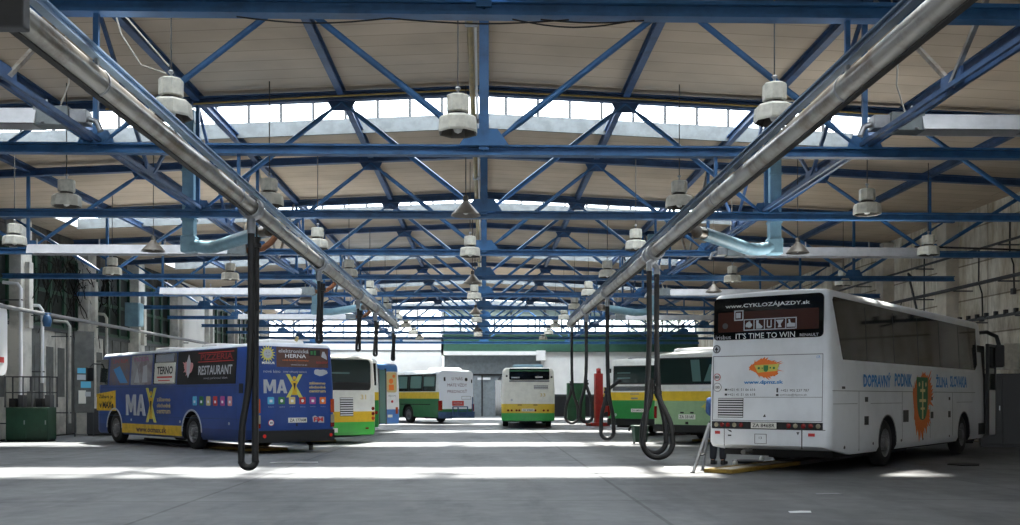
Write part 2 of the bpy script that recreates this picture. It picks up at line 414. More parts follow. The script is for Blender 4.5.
# left wall bays: green framed dark windows above, folding gates below
WN, DN = 7, 1
M['dpanel'] = mat('dull_gate_paint', (92, 94, 92), .6, var=.4, scale=1.5)
for k, yy0 in enumerate((24, 30, 36, 42, 48, 60, 66)):
    y0, y1 = yy0+.42, yy0+5.58
    w = thing('window_%d' % WN, 'tall dark green framed window high on the left wall, %s bay back' % ORD[k], None, (XL, (y0+y1)/2, 0), kind='structure'); WN += 1
    f = MB(); d = (y1-y0)/2
    for q in range(5):
        yy = -d+q*(2*d)/4; f.bb(0, .14, yy-.1, yy+.1, 4.2, 6.9)
    for z in (4.2, 5.5, 6.9): f.bb(0, .1, -d, d, z-.07, z+.07)
    structure('frame', f, M['dgreen'], parent=w); structure('glass_pane', MB().bb(.01, .05, -d, d, 4.2, 6.9), M['grimy'], parent=w)
    g = thing('door_%d' % DN, 'grey panelled folding gate low in the left wall, %s bay back' % ORD[k], None, (XL, (y0+y1)/2, 0), kind='structure'); DN += 1
    pn = MB(); lp = MB(); n = 5
    for q in range(n):
        a = -d+q*2*d/n; (lp if (q*3+k) % 5 in (1, 3) else pn).bb(0, .08, a+.04, a+2*d/n-.04, .05, 4.0)
        pn.bb(.08, .1, a+.2, a+2*d/n-.2, 1.5, 3.4)
    structure('panel', pn, M['dpanel'], parent=g, bevel=.01)
    if lp.v: structure('light_panel', lp, M['pier'], parent=g, bevel=.01)
    structure('rail', MB().bb(0, .14, -d, d, 4.0, 4.12), M['dgrey'], parent=g)

# back wall
bw = MB()
bw.bb(XL, -3.2, YB, YB+.3, 0, 6.0).bb(-3.2, XR, YB, YB+.3, 4.75, 6.3).bb(4.4, 12, YB, YB+.3, 1.7, 4.75).bb(12, XR, YB, YB+.3, 0, 4.75)
bw.bb(-3.3, -3.1, YB, YB+.3, 4.75, 8.6)
for x0, x1 in ((XL, -3.2), (-3.2, 0), (0, XR)):
    bw.add([(x, y, z) for y in (YB, YB+.3) for x, z in ((x0, 8.75 if x1 > -3.3 else 9.3),(x1, 8.75 if x1 > -3.3 else 9.3),(x1, 9.6),(x0, 9.6))], [(0,1,2,3),(7,6,5,4),(0,4,5,1),(1,5,6,2),(2,6,7,3),(3,7,4,0)])
structure('wall_back', bw, M['endwall'], 'pale end wall at the far end of the hall')
structure('trim_%d' % tn, MB().bb(XL, -3.3, YB-.06, YB, 5.0, 5.12).bb(XL, -3.3, YB-.1, YB, 5.9, 6.02), M['grey'], 'thin grey ledge lines across the far left end wall'); tn += 1
structure('trim_%d' % tn, MB().bb(-3.1, XR, YB-.35, YB, 4.98, 6.2).bb(-3.1, XR, YB-.4, YB, 6.2, 6.28), mat('beam_green', (40, 82, 64), .5, var=.2), 'long dark green beam across the far end wall'); tn += 1
structure('trim_%d' % tn, MB().bb(-3.1, 4.6, YB-.7, YB, 4.7, 5.0).bb(4.0, 4.7, YB-.9, YB-.1, 4.3, 5.05), M['endwall'], 'white lintel above the grey sliding gate'); tn += 1
def window(n, label, x0, x1, z0, z1, m, bars, hb, fm):
    w = thing('window_%d' % n, label, None, (0, YB+.1, 0), kind='structure')
    f = MB()
    for x in bars: f.bb(x-.06, x+.06, -.05, .06, z0, z1)
    for z in hb: f.bb(x0, x1, -.05, .06, z-.05, z+.05)
    structure('frame', f, fm, parent=w); structure('glass_pane', MB().bb(x0, x1, -.005, .005, z0, z1), m, parent=w)
window(WN, 'wide translucent white glazing at far end, upper left', XL, -3.3, 6.0, 9.3, M['poly'], [XL+1.9*i for i in range(8)], (6.05, 7.4, 8.6), M['grey']); WN += 1
window(WN, 'clear strip window above the green beam at far end', -3.1, XR, 6.3, 7.6, M['winglass'], [-3.1+1.3*i for i in range(16)]+[3.95, 4.3, -.1], (6.35, 7.55), M['dgrey']); WN += 1
window(WN, 'dusty grey green upper glazing at far end', -3.1, XR, 7.6, 8.75, M['dusty'], [-3.1+2.6*i for i in range(8)], (7.7, 8.7), M['dgrey']); WN += 1
g = thing('door_%d' % DN, 'dark grey steel sliding gate in far end wall', None, (0, YB, 0), kind='structure'); DN += 1
structure('panel', MB().bb(-3.1, -.2, .02, .1, 0, 3.2).bb(-.15, 4.4, .1, .2, 0, 3.2).bb(-3.1, 4.4, .2, .28, 3.2, 4.75), mat('gate_paint', (128, 136, 140), .6, var=.2), parent=g)
structure('seam', MB().bb(-.2, -.1, -.02, .12, 0, 3.2).bb(-3.1, 4.4, -.03, .12, 3.15, 3.28).bb(-1.7, -1.62, 0, .04, 0, 3.2).bb(2.2, 2.28, .06, .12, 0, 3.2), M['black'], parent=g)
structure('vision_slit', MB().bb(-.5, .5, -.01, .03, 2.82, 3.0), M['white'], parent=g)
g = thing('door_%d' % DN, 'low dark doorway panel below far white wall', None, (8.2, YB, 0), kind='structure'); DN += 1
structure('panel', MB().bb(-3.8, 3.8, .1, .2, 0, 1.7), M['black'], parent=g)
structure('rail', MB().bb(-3.8, 3.8, .05, .1, 1.55, 1.7).bb(-.05, .05, .05, .1, 0, 1.7), M['dgrey'], parent=g)

# ------------------------------------------------------------------ roof steelwork
BZ = 5.6
def tz(x): return 8.4-.047*abs(x)
def make_truss():
    t = thing('roof_truss', 'nearest blue roof truss, its beam along the top edge of the photo', 'roof truss', (0, TY[0], 0), group='blue roof trusses across the hall')
    MB().ibeam((-16.3,0,BZ), (16.3,0,BZ), .18, .17, .035).build('bottom_chord', M['blue'], t)
    MB().ibeam((-16.3,0,tz(16.3)), (0,0,tz(0)), .2, .2, .035).ibeam((0,0,tz(0)), (16.3,0,tz(16.3)), .2, .2, .035).build('top_chord', M['navy'], t)
    MB().ibeam((0,0,BZ), (0,0,tz(0)), .16, .2, .03, up=(0,1,0)).build('king_post', M['blue'], t)
    for s in (-1, 1):
        for a, b in ((3.2, 0), (3.2, 6.4), (9.6, 6.4), (9.6, 12.8), (15.9, 12.8)):
            p = Vector((s*a, 0, tz(a)-.12)); q = Vector((s*b+(.14*s*(1 if a > b else -1)), 0, BZ+.12))
            MB().tube([p, p.lerp(q, .09), p.lerp(q, .14), p.lerp(q, .86), p.lerp(q, .91), q], [.03, .034, .056, .056, .034, .03], 8).build('diagonal_brace', M['blue'], t)
        for a in (6.4, 12.8):
            MB().bar((s*a,0,BZ), (s*a,0,tz(a)), .08, .08).build('vertical_strut', M['blue'], t)
        for a, z in ((3.2, 1), (9.6, 1)):
            zz = tz(a)-.1
            MB().slab([(s*a-.32,zz),(s*a+.32,zz),(s*a+.2,zz-.22),(s*a-.2,zz-.22)], lambda u, v, o: (u, o-.006, v), .02, .01).build('gusset_plate', M['navy'], t)
        for a in (6.4, 12.8):
            MB().slab([(s*a-.32,BZ+.06),(s*a+.32,BZ+.06),(s*a+.2,BZ+.3),(s*a-.2,BZ+.3)], lambda u, v, o: (u, o-.006, v), .02, .01).build('gusset_plate', M['blue'], t)
    MB().slab([(-.42,BZ+.06),(.42,BZ+.06),(.22,BZ+.34),(-.22,BZ+.34)], lambda u, v, o: (u, o-.12, v), .02, .01).build('gusset_plate', M['blue'], t)
    return t
t0 = make_truss()
for k, y in enumerate(TY[1:], 1):
    dup(t0, (0, y, 0), '%s blue roof truss from the camera, spanning the hall' % ORD[k] if k < 11 else 'farthest blue roof truss, against the end wall')
PX = [-12.8, -9.6, -6.4, -3.2, 0, 3.2, 6.4, 9.6, 12.8]
PL = ['fourth purlin left of the ridge', 'third purlin left of the ridge', 'second purlin left of the ridge', 'first purlin left of the ridge', 'ridge purlin along the middle', 'first purlin right of the ridge', 'second purlin right of the ridge', 'third purlin right of the ridge', 'fourth purlin right of the ridge']
for x, l in zip(PX, PL):
    z = zr(x)-.1
    tag(MB().ibeam((x, YF+.2, z), (x, YB-.1, z), .15, .2, .03).build('roof_purlin', M['navy']), 'dark blue steel %s of the roof' % l, 'purlin', 'roof purlins')
for s, l in ((-1, 'left'), (1, 'right')):
    t = thing('longitudinal_bracing', 'long steel bracing truss with V webs running down the %s side of the roof' % l, 'bracing truss', (s*6.4, TY[0], 0))
    MB().bar((-.07,-4,BZ+.13), (-.07,66,BZ+.13), .05, .07).bar((.07,-4,BZ+.13), (.07,66,BZ+.13), .05, .07).build('bottom_chord', M['navy'], t)
    for k in range(-1, 11):
        y = 6*k
        for e in (0, 6):
            MB().bar((.02 if e else -.02, y+3, BZ+.16), (0, y+e+(.25 if e == 0 else -.25), tz(6.4)-.12), .06, .06).build('web_brace', M['navy'] if (k+e) % 3 else M['galv'], t)  # paler webs in some bays imitate steel catching the sun
        MB().bb(-.02, .02, y+2.7, y+3.3, BZ+.14, BZ+.34).build('gusset_plate', M['navy'], t)

# ------------------------------------------------------------------ exhaust rails and carriers
RZ = 4.8
for s, X, y0, y1, l in ((-1, -4.06, 8.9, 47.5, 'left'), (1, 3.88, 6.8, 46, 'right')):
    c = thing('rail_carrier_beam', 'blue beam just above the %s steel exhaust rail' % l, 'beam', (X, y0, 0))
    MB().ibeam((0, 0, 5.1), (0, y1-y0, 5.1), .1, .1, .02).build('beam', M['carrier_lit'] if s < 0 else M['carrier'], c)
    for y in TY:
        if y0 < y < y1: MB().bar((0, y-y0, 5.17), (0, y-y0, 5.52), .05, .05).build('hanger', M['blue'], c)
    r = thing('exhaust_rail', 'long shiny round exhaust extraction rail on the %s, running into the distance' % l, 'exhaust rail', (X, y0, 0))
    MB().tube([(0, 0, RZ), (0, y1-y0, RZ)], .14, 24).build('rail_tube', M['galv'], r)
    MB().bar((0, 0, RZ-.14), (0, y1-y0, RZ-.14), .07, .03).build('rubber_lip', M['lip'], r)
    MB().bb(-.15, .15, -.14, 0, RZ-.16, RZ+.15).build('end_cap', M['dgrey'], r, bevel=.015)
    y = TY[0]-y0 if s < 0 else TY[0]-y0
    while y < y1-y0:
        b = MB().bb(-.02, .02, y-.03, y+.03, RZ+.1, 5.04).lathe([(.141,-.025),(.15,-.025),(.15,.025),(.141,.025)], (0, y, RZ), 20, axis='Y')
        b.build('hanger_clamp', M['steel'], r); y += 6
    MB().tube([(0, y1-y0-.02, RZ), (0, y1-y0+.06, RZ)], .16, 20).build('end_ring', M['steel'], r)

# exhaust hoses
def hose(X, y, label, loop, nozzle_z=2.3, side=1, width=.26, grp=None, yaw=0., twin=False, hook=False, cx=0., end=(.0,), rad=.062, railx=0.):
    t = thing('exhaust_hose', label, 'exhaust hose', (X, y, 0), yaw, grp)
    tr = MB().lathe([(.165,-.16),(.2,-.16),(.2,.16),(.165,.16),(.165,-.16)], (railx, 0, RZ), 20, axis='Y')
    tr.tube([(railx, 0, RZ-.19), (0, 0, RZ-.28), (0, 0, RZ-.45)], .075, 12)
    tr.build('trolley', M['steel'], t)
    r = rad; n = 14; cz = loop+width+.05; sd = side; w = width
    pts = [(0, 0, RZ-.4), (0, 0, 3.7), (0, 0, 2.8), (-.05*sd, 0, loop+1.45), (cx-w*.86*sd, 0, loop+.75+w*.2)] if loop < 2 else [(0, 0, RZ-.4), (0, 0, 3.8), (-w*.8*sd, 0, cz+.2)]
    pts += [(cx-sd*w*math.cos(PI*k/n), .04*k/n, cz-w*math.sin(PI*k/n)) for k in range(n+1)]
    pts += [(cx+w*.86*sd, .05, loop+.75+w*.2), (cx+w*.3*sd, .07, loop+1.25), (cx*.5+end[0]*.5, .09, loop+1.6)] if nozzle_z < 3 and loop < 2 else [(cx+w*.9*sd, .05, cz+.3)]
    if nozzle_z < loop+1.7 and loop < 2: pts.pop()
    pts += [(end[0], .11, nozzle_z)]
    # smooth
    P = [Vector(p) for p in pts]
    Q = []
    for i in range(len(P)-1):
        a, b, c, d = P[max(i-1, 0)], P[i], P[i+1], P[min(i+2, len(P)-1)]
        for q in (0, .25, .5, .75):
            Q.append(.5*((2*b)+(c-a)*q+(2*a-5*b+4*c-d)*q*q+(3*b-a-3*c+d)*q**3))
    Q.append(P[-1])
    MB().tube(Q, [r*(1.04 if i % 2 else .97) for i in range(len(Q))], 12).build('hose', M['hose'], t)
    nz = MB().tube([(end[0], .11, nozzle_z-.02), (end[0], .11, nozzle_z+.12), (end[0], .11, nozzle_z+.2)], [.066, .07, .09], 12)
    nz.build('nozzle', M['black'], t)
    if hook: MB().tube([(end[0],.1,nozzle_z+.1),(.18,.06,nozzle_z+.25),(.42,.0,nozzle_z+.44)], [.05, .055, .065], 10).build('nozzle_grip', M['black'], t)
    MB().tube([(end[0], .08, nozzle_z+.02), (end[0], .08, nozzle_z+.09)], .1, 14).build('clip', M['lip'], t)
    if twin: MB().tube([(.09, .03, RZ-.3), (.08, .04, 3.0), (.02, .1, nozzle_z+.25)], .016, 6).build('retracting_cord', M['lip'], t)
    return t
hose(-4.06, 17.9, 'black exhaust hose hanging nearest on the left, looped beside the blue bus', .22, 4.1, 1, .12, twin=True, cx=-.05, end=(.06,), rad=.06)
hose(-4.06, 25.2, 'short black exhaust hose, second on left rail, ending above the blue bus', 2.8, 4.1, 1, .05, end=(.06,), rad=.045)
hose(-4.06, 33.0, 'short black exhaust hose, third on left rail', 2.95, 4.1, 1, .05, end=(.06,), rad=.045)
hose(-4.06, 38.2, 'short black exhaust hose, fourth on left rail', 3.0, 4.1, 1, .05, end=(.06,), rad=.045)
hose(-4.06, 45.6, 'short black exhaust hose, last and farthest on left rail', 3.1, 4.1, 1, .05, end=(.06,), rad=.05)
hose(3.74, 23.0, 'left one of two black hoses crossing in big loops, nearest on right rail', .08, 1.55, 1, .34, cx=.2, end=(.2,), railx=.14)
hose(4.01, 23.6, 'right one of two black hoses crossing in big loops, nearest on right rail', .15, 1.72, -1, .28, cx=-.06, end=(-.12,), railx=-.13)
hose(3.88, 32.0, 'black exhaust hose with raised nozzle before the green and yellow rear', .14, 1.6, -1, .2, hook=True)
hose(3.88, 38.6, 'black exhaust hose, third along right rail, beside the red lift column', .5, 1.95, 1, .24)
hose(3.88, 45.0, 'black exhaust hose, farthest along right rail, by the green cabinet', .3, 2.0, -1, .28)

# ------------------------------------------------------------------ lamps
def make_highbay():
    t = thing('high_bay_lamp', 'tmp', 'lamp')
    MB().lathe([(.0,.54),(.15,.54),(.168,.52),(.168,.31),(.15,.29),(0,.29)], seg=8, rot=PI/8, smooth=False).build('ballast_housing', M['lampw'], t)
    MB().lathe([(.13,.31),(.13,.26),(.19,.25),(.19,.22),(0,.22)], seg=16).build('collar', M['lampd'], t)
    MB().lathe([(.0,.235),(.24,.235),(.28,.2),(.295,.03),(.285,.0)], seg=8, rot=PI/8, smooth=False).build('reflector', M['lampw'], t)
    MB().lathe([(.285,.0),(.262,.012),(.2,.17),(0,.18)], seg=8, rot=PI/8, smooth=False).build('reflector_inside', M['lampd'], t)
    MB().lathe([(0,.0),(.05,.02),(.07,.07),(.05,.13),(.03,.2)], seg=12).build('bulb', M['bulb'], t)
    h = MB().tube([(0,0,.54),(0,0,.64)], .018, 6); h.lathe([(.03,.62),(.045,.64),(.03,.66)], seg=8); h.build('hook', M['steel'], t)
    MB().tube([(0,0,.64),(0,0,2.52)], .011, 5).build('suspension_wire', M['wire'], t)
    return t
def make_cone():
    t = thing('cone_lamp', 'tmp', 'lamp')
    MB().lathe([(.04,.34),(.06,.3),(.09,.26),(.3,.03),(.31,0),(.295,0),(.085,.24),(0,.25)], seg=24).build('shade', M['cone'], t)
    MB().lathe([(0,.42),(.05,.42),(.06,.4),(.06,.28)], seg=12).build('socket', M['lampd'], t)
    MB().lathe([(0,.02),(.05,.04),(.065,.09),(.04,.16),(.03,.25)], seg=12).build('bulb', M['bulb'], t)
    MB().tube([(0,0,.42),(0,0,2.72)], .012, 5).build('suspension_cable', M['wire'], t)
    return t
hb = make_highbay(); cn = make_cone()
LG = 'white high bay lamps hanging from the roof'; CG = 'grey cone lamps hanging from the roof'
first = True
def put(proto, used, x, y, z, label, grp, s=1.0):
    o = proto if not used[0] else dup(proto, (x, y, z), label, grp)
    used[0] = True; o.location = (x, y, z); o['label'] = label; o['group'] = grp; o.scale = (s, s, s if s == 1 else 1)
    return o
uh, uc = [False], [False]
for s, X, l in ((-1, -4.35, 'left'), (1, 4.0, 'right')):
    for k, y in enumerate([14.3, 20.8, 26.8, 33, 39, 45, 51, 57, 63, 69]):
        if k == 0: 
            lab = 'large pale hooded lamp at upper %s, nearest above the %s exhaust rail' % (l, l)
        else: lab = '%s pale high bay lamp from the camera in the row along the %s exhaust rail' % (ORD[k], l)
        put(hb, uh, X if k else (-4.35 if s < 0 else 4.1), y, 5.38, lab, LG)
for k, y in enumerate([14.5, 27.2, 39, 51, 63]):
    put(hb, uh, -.37, y, 5.24, 'large pale hooded lamp on a chain at top centre' if k == 0 else '%s pale high bay lamp along the middle of the roof' % ORD[k], LG)
for k, y in enumerate([21.3, 34, 46.5, 59]):
    put(cn, uc, -.38, y, 5.28, '%s grey cone lamp along the middle of the roof' % ORD[k], CG)
for x, y, l in ((-8.5, 21, 'pale high bay lamp at far left, ahead of the left cone lamp'), (8.15, 21.5, 'pale high bay lamp above the white coach, under the second truss'), (-12, 26.4, 'pale high bay lamp at left edge near the wall'), (-11.8, 32.7, 'pale high bay lamp by the left wall above the blue bus front'), (12.15, 27.6, 'pale high bay lamp near the right wall at the end of a white heater'), (12.5, 35.2, 'pale high bay lamp near the right wall behind the coach roof'), (-8.4, 34, 'pale high bay lamp deep on the left above the blue bus'), (8.4, 34.3, 'pale high bay lamp just above and left of the coach roof')):
    put(hb, uh, x, y, 5.38, l, LG)
for x, y, l in ((-8.9, 27.7, 'grey white cone lamp hanging above the blue bus on the left'), (8.55, 27.6, 'grey white cone lamp hanging above the white coach rear'), (-7.2, 41.5, 'small cone lamp deep on the left behind the exhaust hose'), (8.6, 38, 'small cone lamp deep on the right above the green bus')):
    put(cn, uc, x, y, 5.42, l, CG)

# ------------------------------------------------------------------ radiant heaters, ducts, pipes
def make_heater(elbow=True):
    t = thing('radiant_heater', 'tmp', 'heater')
    L = 6.0   # local x from 0 (inner, burner end) to L (outer)
    pr = [(-.24,-.13),(-.2,-.13),(-.12,.08),(.12,.08),(.2,-.13),(.24,-.13),(.16,.12),(-.16,.12)]
    MB().sweep(pr, (.55,0,0), (L,0,0)).build('reflector_hood', M['heater'], t)
    MB().tube([(.4,-.05,-.03),(L-.1,-.05,-.03)], .04, 8).build('burner_tube', M['dgrey'], t)
    MB().bb(.05, .6, -.17, .17, -.14, .16).build('burner_box', M['burner'], t, bevel=.015)
    for x in (.45, 2.3, 4.1, 5.8):
        MB().bar((x,0,.08), (x,0,.3), .03, .03).bb(x-.025, x+.025, -.21, .21, -.115, -.1).build('bracket', M['steel'], t)
    if elbow: MB().tube([(.1,0,0),(-.15,0,.0),(-.4,.05,.05),(-.62,.1,.2),(-.8,.12,.42)], .085, 10).build('flue_elbow', M['copper'], t)
    else: MB().bb(-.22,.05,-.14,.14,-.1,.12).tube([(-.2,0,0),(-.34,0,-.05),(-.4,.0,-.2)], .05, 8).build('fan_housing', M['steel'], t, bevel=.02)
    MB().tube([(.3,-.1,.16),(.15,-.12,.6),(.2,-.1,1.3),(.1,0,2.1)], .014, 5).build('supply_cable', M['wirel'], t)
    return t
hts = [make_heater(False), make_heater(True)]; hu = [False, False]
for k, (y, z) in enumerate(((16.4, 5.93), (28.4, 5.56), (39.85, 5.6), (52.4, 5.6))):
    for s, l in ((-1, 'left'), (1, 'right')):
        lab = ('long pale radiant heater high at %s edge, ' % l + 'nearest of that side') if k == 0 else '%s long white radiant heater strip from the camera on the %s' % (ORD[k], l)
        q = int(k > 0 and s < 0)
        if not hu[q]: o = hts[q]; hu[q] = True
        else: o = dup(hts[q], (0,0,0), lab)
        o['label'] = lab; o['group'] = 'long radiant heaters under the trusses'
        o.location = (s*(6.5 if k == 0 or s < 0 else 6.72), y, z); o.rotation_euler = (0, 0, 0 if s > 0 else PI)
def make_duct():
    t = thing('extraction_duct', 'tmp', 'duct')
    MB().bb(-.13, .13, -.13, .13, 5.12, 7.98).build('riser', M['duct'], t, bevel=.01)
    for z in (5.5, 6.6, 7.7): MB().bb(-.15, .15, -.15, .15, z-.025, z+.025).build('flange', M['duct'], t)
    MB().bb(-.17, .17, -.17, .17, 4.76, 5.14).build('elbow', M['duct'], t, bevel=.04)
    MB().tube([(-.1,-.05,4.92),(-.4,-.18,4.86),(-.7,-.45,4.83),(-2.2,-2.55,4.84)], .14, 14).build('branch', M['duct'], t)
    MB().tube([(-2.15,-2.48,4.84),(-2.37,-2.78,4.83)], .125, 12).build('connector', M['galv'], t)
    return t
dt = make_duct(); used = False
for k, y in enumerate((23.25, 40.55)):
    for s, l in ((1, 'right'), (-1, 'left')):
        lab = '%s pale blue sheet metal duct dropping beside the %s exhaust rail' % (('nearer', 'farther')[k], l)
        if not used: o = dt; used = True
        else: o = dup(dt, (0,0,0), lab)
        o['label'] = lab; o['group'] = 'pale blue extraction ducts'
        o.location = (6.66*s, y, 0); o.scale = (s, 1, 1)
p = thing('ridge_pipe', 'yellowish pipe running lengthwise under the roof ridge', 'pipe', (-.24, 4, 7.75))
MB().tube([(0,0,0),(0,70,0)], .055, 10).build('pipe', M['brass'], p); MB().tube([(.09,0,.03),(.09,70,.03)], .025, 8).build('conduit', M['white'], p)
for y in TY: MB().bb(-.08, .14, y-4-.03, y-4+.03, -.08, .1).build('clamp', M['steel'], p)
tag(MB().tube([(-8.3,22.6,8.15-.33),(-4,22.6,8.2-.1),(-.4,22.6,8.3),(4,22.6,8.2-.1),(12,22.6,8.2-.55)], .022, 8).build('conduit_pipe', M['brass']), 'thin yellow conduit across the roof above the third truss', 'pipe')
c = MB()
for x0, x1, dz in ((-2.6,-1.0,.06),(-1.0,.9,.05),(.3,1.6,.08),(.6,1.7,.03)):
    c.tube([(x0+(x1-x0)*q/8, 10.8, 5.5-dz*math.sin(PI*q/8)) for q in range(9)], .009, 5)
tag(c.build('sagging_cable', M['ink']), 'thin black cables sagging under the nearest truss beam', 'cable')
tag(MB().tube([(-4.38,14.3,6.1),(-4.9,14.2,6.7),(-6.3,14,8.0)], .012, 5).tube([(-4.42,14.3,6.0),(-4.75,14.25,6.1),(-5.0,14.2,6.5),(-5.1,14.2,6.85)], .012, 5).build('lamp_wire', M['wirel']), 'light slanting wires from the upper left lamp to the roof', 'wire')

# ------------------------------------------------------------------ buses
SPLIT = {'tail_light','reversing_light','reflector','side_hatch','wheel_arch_trim','window_pillar','marker_lamp','side_window','side_pane','top_light','handle','latch','window_notice','bumper_mark','pale_patch'}
class Bus:
    def __init__(s, name, label, cat, origin, th, L, W, H, z0, paint, corner='C', tz=1.9, tk=.06, kr=.03, rr=.16, wheels=(3.3, 9.3), wr=.48, arch=.6, sk=0.):
        a = math.radians(th); ox, oy = origin
        sh = {'C': 0, 'R': -W/2, 'L': W/2}[corner]
        s.root = thing(name, label, cat, (ox+sh*math.cos(a), oy-sh*math.sin(a), 0), -a)
        s.L, s.W, s.H, s.z0, s.tz, s.tk, s.kr, s.rr = L, W, H, z0, tz, tk, kr, rr
        s.body(paint, wheels, arch, sk)
        for y in wheels:
            for sd in (-1, 1): s.wheel(sd, y, wr)
        u = MB().bb(-W/2+.15, W/2-.15, .5, L-.5, .3, z0+.35)
        for y in wheels: u.bb(-W/2+.3, W/2-.3, y-.15, y+.15, .28, .6)
        u.bb(-.4, .4, 1.0, wheels[0]-.5, .24, .5)
        u.build('undercarriage', M['dark'], s.root)
    def hw(s, z): return s.W/2-(s.tk*max(0, z-s.tz))
    def ry(s, z): return s.kr*max(0, z-.9)
    def body(s, paint, wheels, arch, sk):
        H, z0, rr = s.H, s.z0, s.rr
        prof = [(s.W/2-.05, z0), (s.W/2, z0+.1), (s.W/2, 1.0), (s.W/2, s.tz), (s.hw(H-rr-.3), H-rr-.3), (s.hw(H-rr), H-rr)]
        cx = s.hw(H-rr)-rr
        for k in range(1, 6):
            t = math.radians(80*k/5); prof.append((cx+rr*math.cos(t), H-rr-.03+(rr)*math.sin(t)))
        prof += [(cx*.6, H-.012)]
        n = len(prof); rings = []
        L = s.L
        for y, ins in ((0, .13), (.025, .075), (.06, .035), (.11, .01), (.17, 0), (1.2, 0), (L-1.2, 0), (L-.45, 0), (L-.25, .03), (L-.1, .1), (L-.03, .17), (L, .26)):
            pts = []
            for x, z in prof+[(0, H)]:
                xx = max(0, x-ins); q = (z-z0)/(H-z0); zz = z-ins*q*.8+ins*.25*(1-q)
                if y < 1.5: zz += sk*max(0, 1-y/1.0)*(1-q)**3
                yy = y+s.ry(z)*max(0, 1-y/1.2)-.16*max(0, z-1.0)*max(0, (y-(L-1.2))/1.2)
                pts.append((xx, yy, zz))
            rings.append([p for p in pts[:-1]]+[pts[-1]]+[(-p[0], p[1], p[2]) for p in reversed(pts[:-1])])
        m = len(rings[0]); vs = [p for r in rings for p in r]
        fs = [(i*m+k, i*m+(k+1) % m, (i+1)*m+(k+1) % m, (i+1)*m+k) for i in range(len(rings)-1) for k in range(m)]
        for base in (0, (len(rings)-1)*m):
            for i in range(n): 
                a, b, c, d = base+i, base+i+1, base+m-2-i, base+m-1-i
                fs.append((a, b, c, d) if b != c else (a, b, d))
        mb = MB().add(vs, fs)
        o = mb.build('body', [paint, M['dark']], s.root, sharp=34)
        if wheels:
            cut = MB()
            for y in wheels:
                cut.lathe([(0, -s.W), (arch, -s.W), (arch, -s.W/2+.42), (0, -s.W/2+.42)], (0, y, .5), 28, axis='X', mi=0)
                cut.lathe([(0, s.W/2-.42), (arch, s.W/2-.42), (arch, s.W), (0, s.W)], (0, y, .5), 28, axis='X', mi=0)
                for sg in (-1, 1): cut.bb(sg*(s.W/2-.42) if sg > 0 else -s.W, s.W if sg > 0 else -(s.W/2-.42), y-arch, y+arch, -.5, .5, 0)
            c = cut.build('cutter', [M['dark']], None); c.parent = None
            c.matrix_world = s.root.matrix_world
            # separate cutters are merged by applying one boolean per piece
            bpy.data.objects.remove(c)
            for y in wheels:
                for sg in (-1, 1):
                    x0, x1 = (s.W/2-.42, s.W/2+.3) if sg > 0 else (-s.W/2-.3, -s.W/2+.42)
                    pr = [(y+arch*math.cos(PI*k/20), .5+arch*math.sin(PI*k/20)) for k in range(21)]
                    pr = [(y+arch, -.2)]+pr+[(y-arch, -.2)]
                    q = len(pr)
                    cm = MB().add([(x0, a, b) for a, b in pr]+[(x1, a, b) for a, b in pr], [tuple(range(q)), tuple(range(2*q-1, q-1, -1))]+[(i, (i+1) % q, q+(i+1) % q, q+i) for i in range(q)], 1)
                    co = cm.build('cutter', [paint, M['dark']], s.root)
                    md = o.modifiers.new('b', 'BOOLEAN'); md.operation = 'DIFFERENCE'; md.object = co; md.solver = 'EXACT'
                    bpy.context.view_layer.update()
                    me = bpy.data.meshes.new_from_object(o.evaluated_get(bpy.context.evaluated_depsgraph_get()))
                    o.modifiers.clear(); o.data = me; bpy.data.objects.remove(co)
            for p in o.data.polygons: p.use_smooth = True
            o.data.set_sharp_from_angle(angle=math.radians(34))
        o.name = 'body'; s.bodyo = o
    def wheel(s, sd, y, r):
        x = sd*(s.W/2-.05); w = -.27*sd
        t = MB().lathe([(r*.62, 0), (r*.9, .0), (r*.985, w*.12), (r, w*.3), (r, w*.85), (r*.9, w), (.1, w)], (x, y, r), 36, axis='X')
        to = t.build('wheel', M['rubber'], s.root)
        rm = MB().lathe([(r*.63, w*.02), (r*.6, w*.2), (r*.45, w*.34), (r*.28, w*.3), (r*.24, -w*.05), (r*.12, -w*.1), (0, -w*.1)], (x, y, r), 30, axis='X')
        for k in range(10):
            a = 2*PI*k/10; rm.lathe([(0, -w*.05), (.022, -w*.03), (.022, w*.3)], (x, y+r*.36*math.cos(a), r+r*.36*math.sin(a)), 8, axis='X')
        rm.build('rim', M['rim'], to)
    def rear(s, a, b, o): return (a, s.ry(b)-o, b)
    def left(s, a, b, o): return (-s.hw(b)-o, a, b)
    def right(s, a, b, o): return (s.hw(b)+o, a, b)
    def panel(s, name, fn, poly, m, off=.01, t=.03, label=None, parent=None):
        o = MB().slab(poly, fn, t, off).build(name, m, parent or s.root)
        if label: o['label'] = label
        return o
    def multi(s, name, fn, polys, m, off=.012, t=.02, label=None, parent=None):
        if name in SPLIT:
            for p in polys: o = MB().slab(p, fn, t, off).build(name, m, parent or s.root)
            return o
        mb = MB()
        for p in polys: mb.slab(p, fn, t, off)
        o = mb.build(name, m, parent or s.root)
        if label: o['label'] = label
        return o
    def text(s, fn, st, a, b, w, h, m, flip=False, bold=.0, off=.014, name='lettering', label=None):
        mb = MB(); f = (lambda u, v, o: fn(2*a-u, v, o)) if flip else fn
        put_text(mb, st, f, a, b, w, h, off, 0, bold)
        o = mb.build(name, m, s.root)
        if label: o['label'] = label
        return o
    def light(s, a, b, r, m, name='tail_light'):
        mb = MB()
        y = s.ry(b)
        mb.lathe([(0, -.02), (r*.8, -.017), (r, -.008), (r, .03)], (a, y, b), 14, axis='Y')
        return mb.build(name, m, s.root)
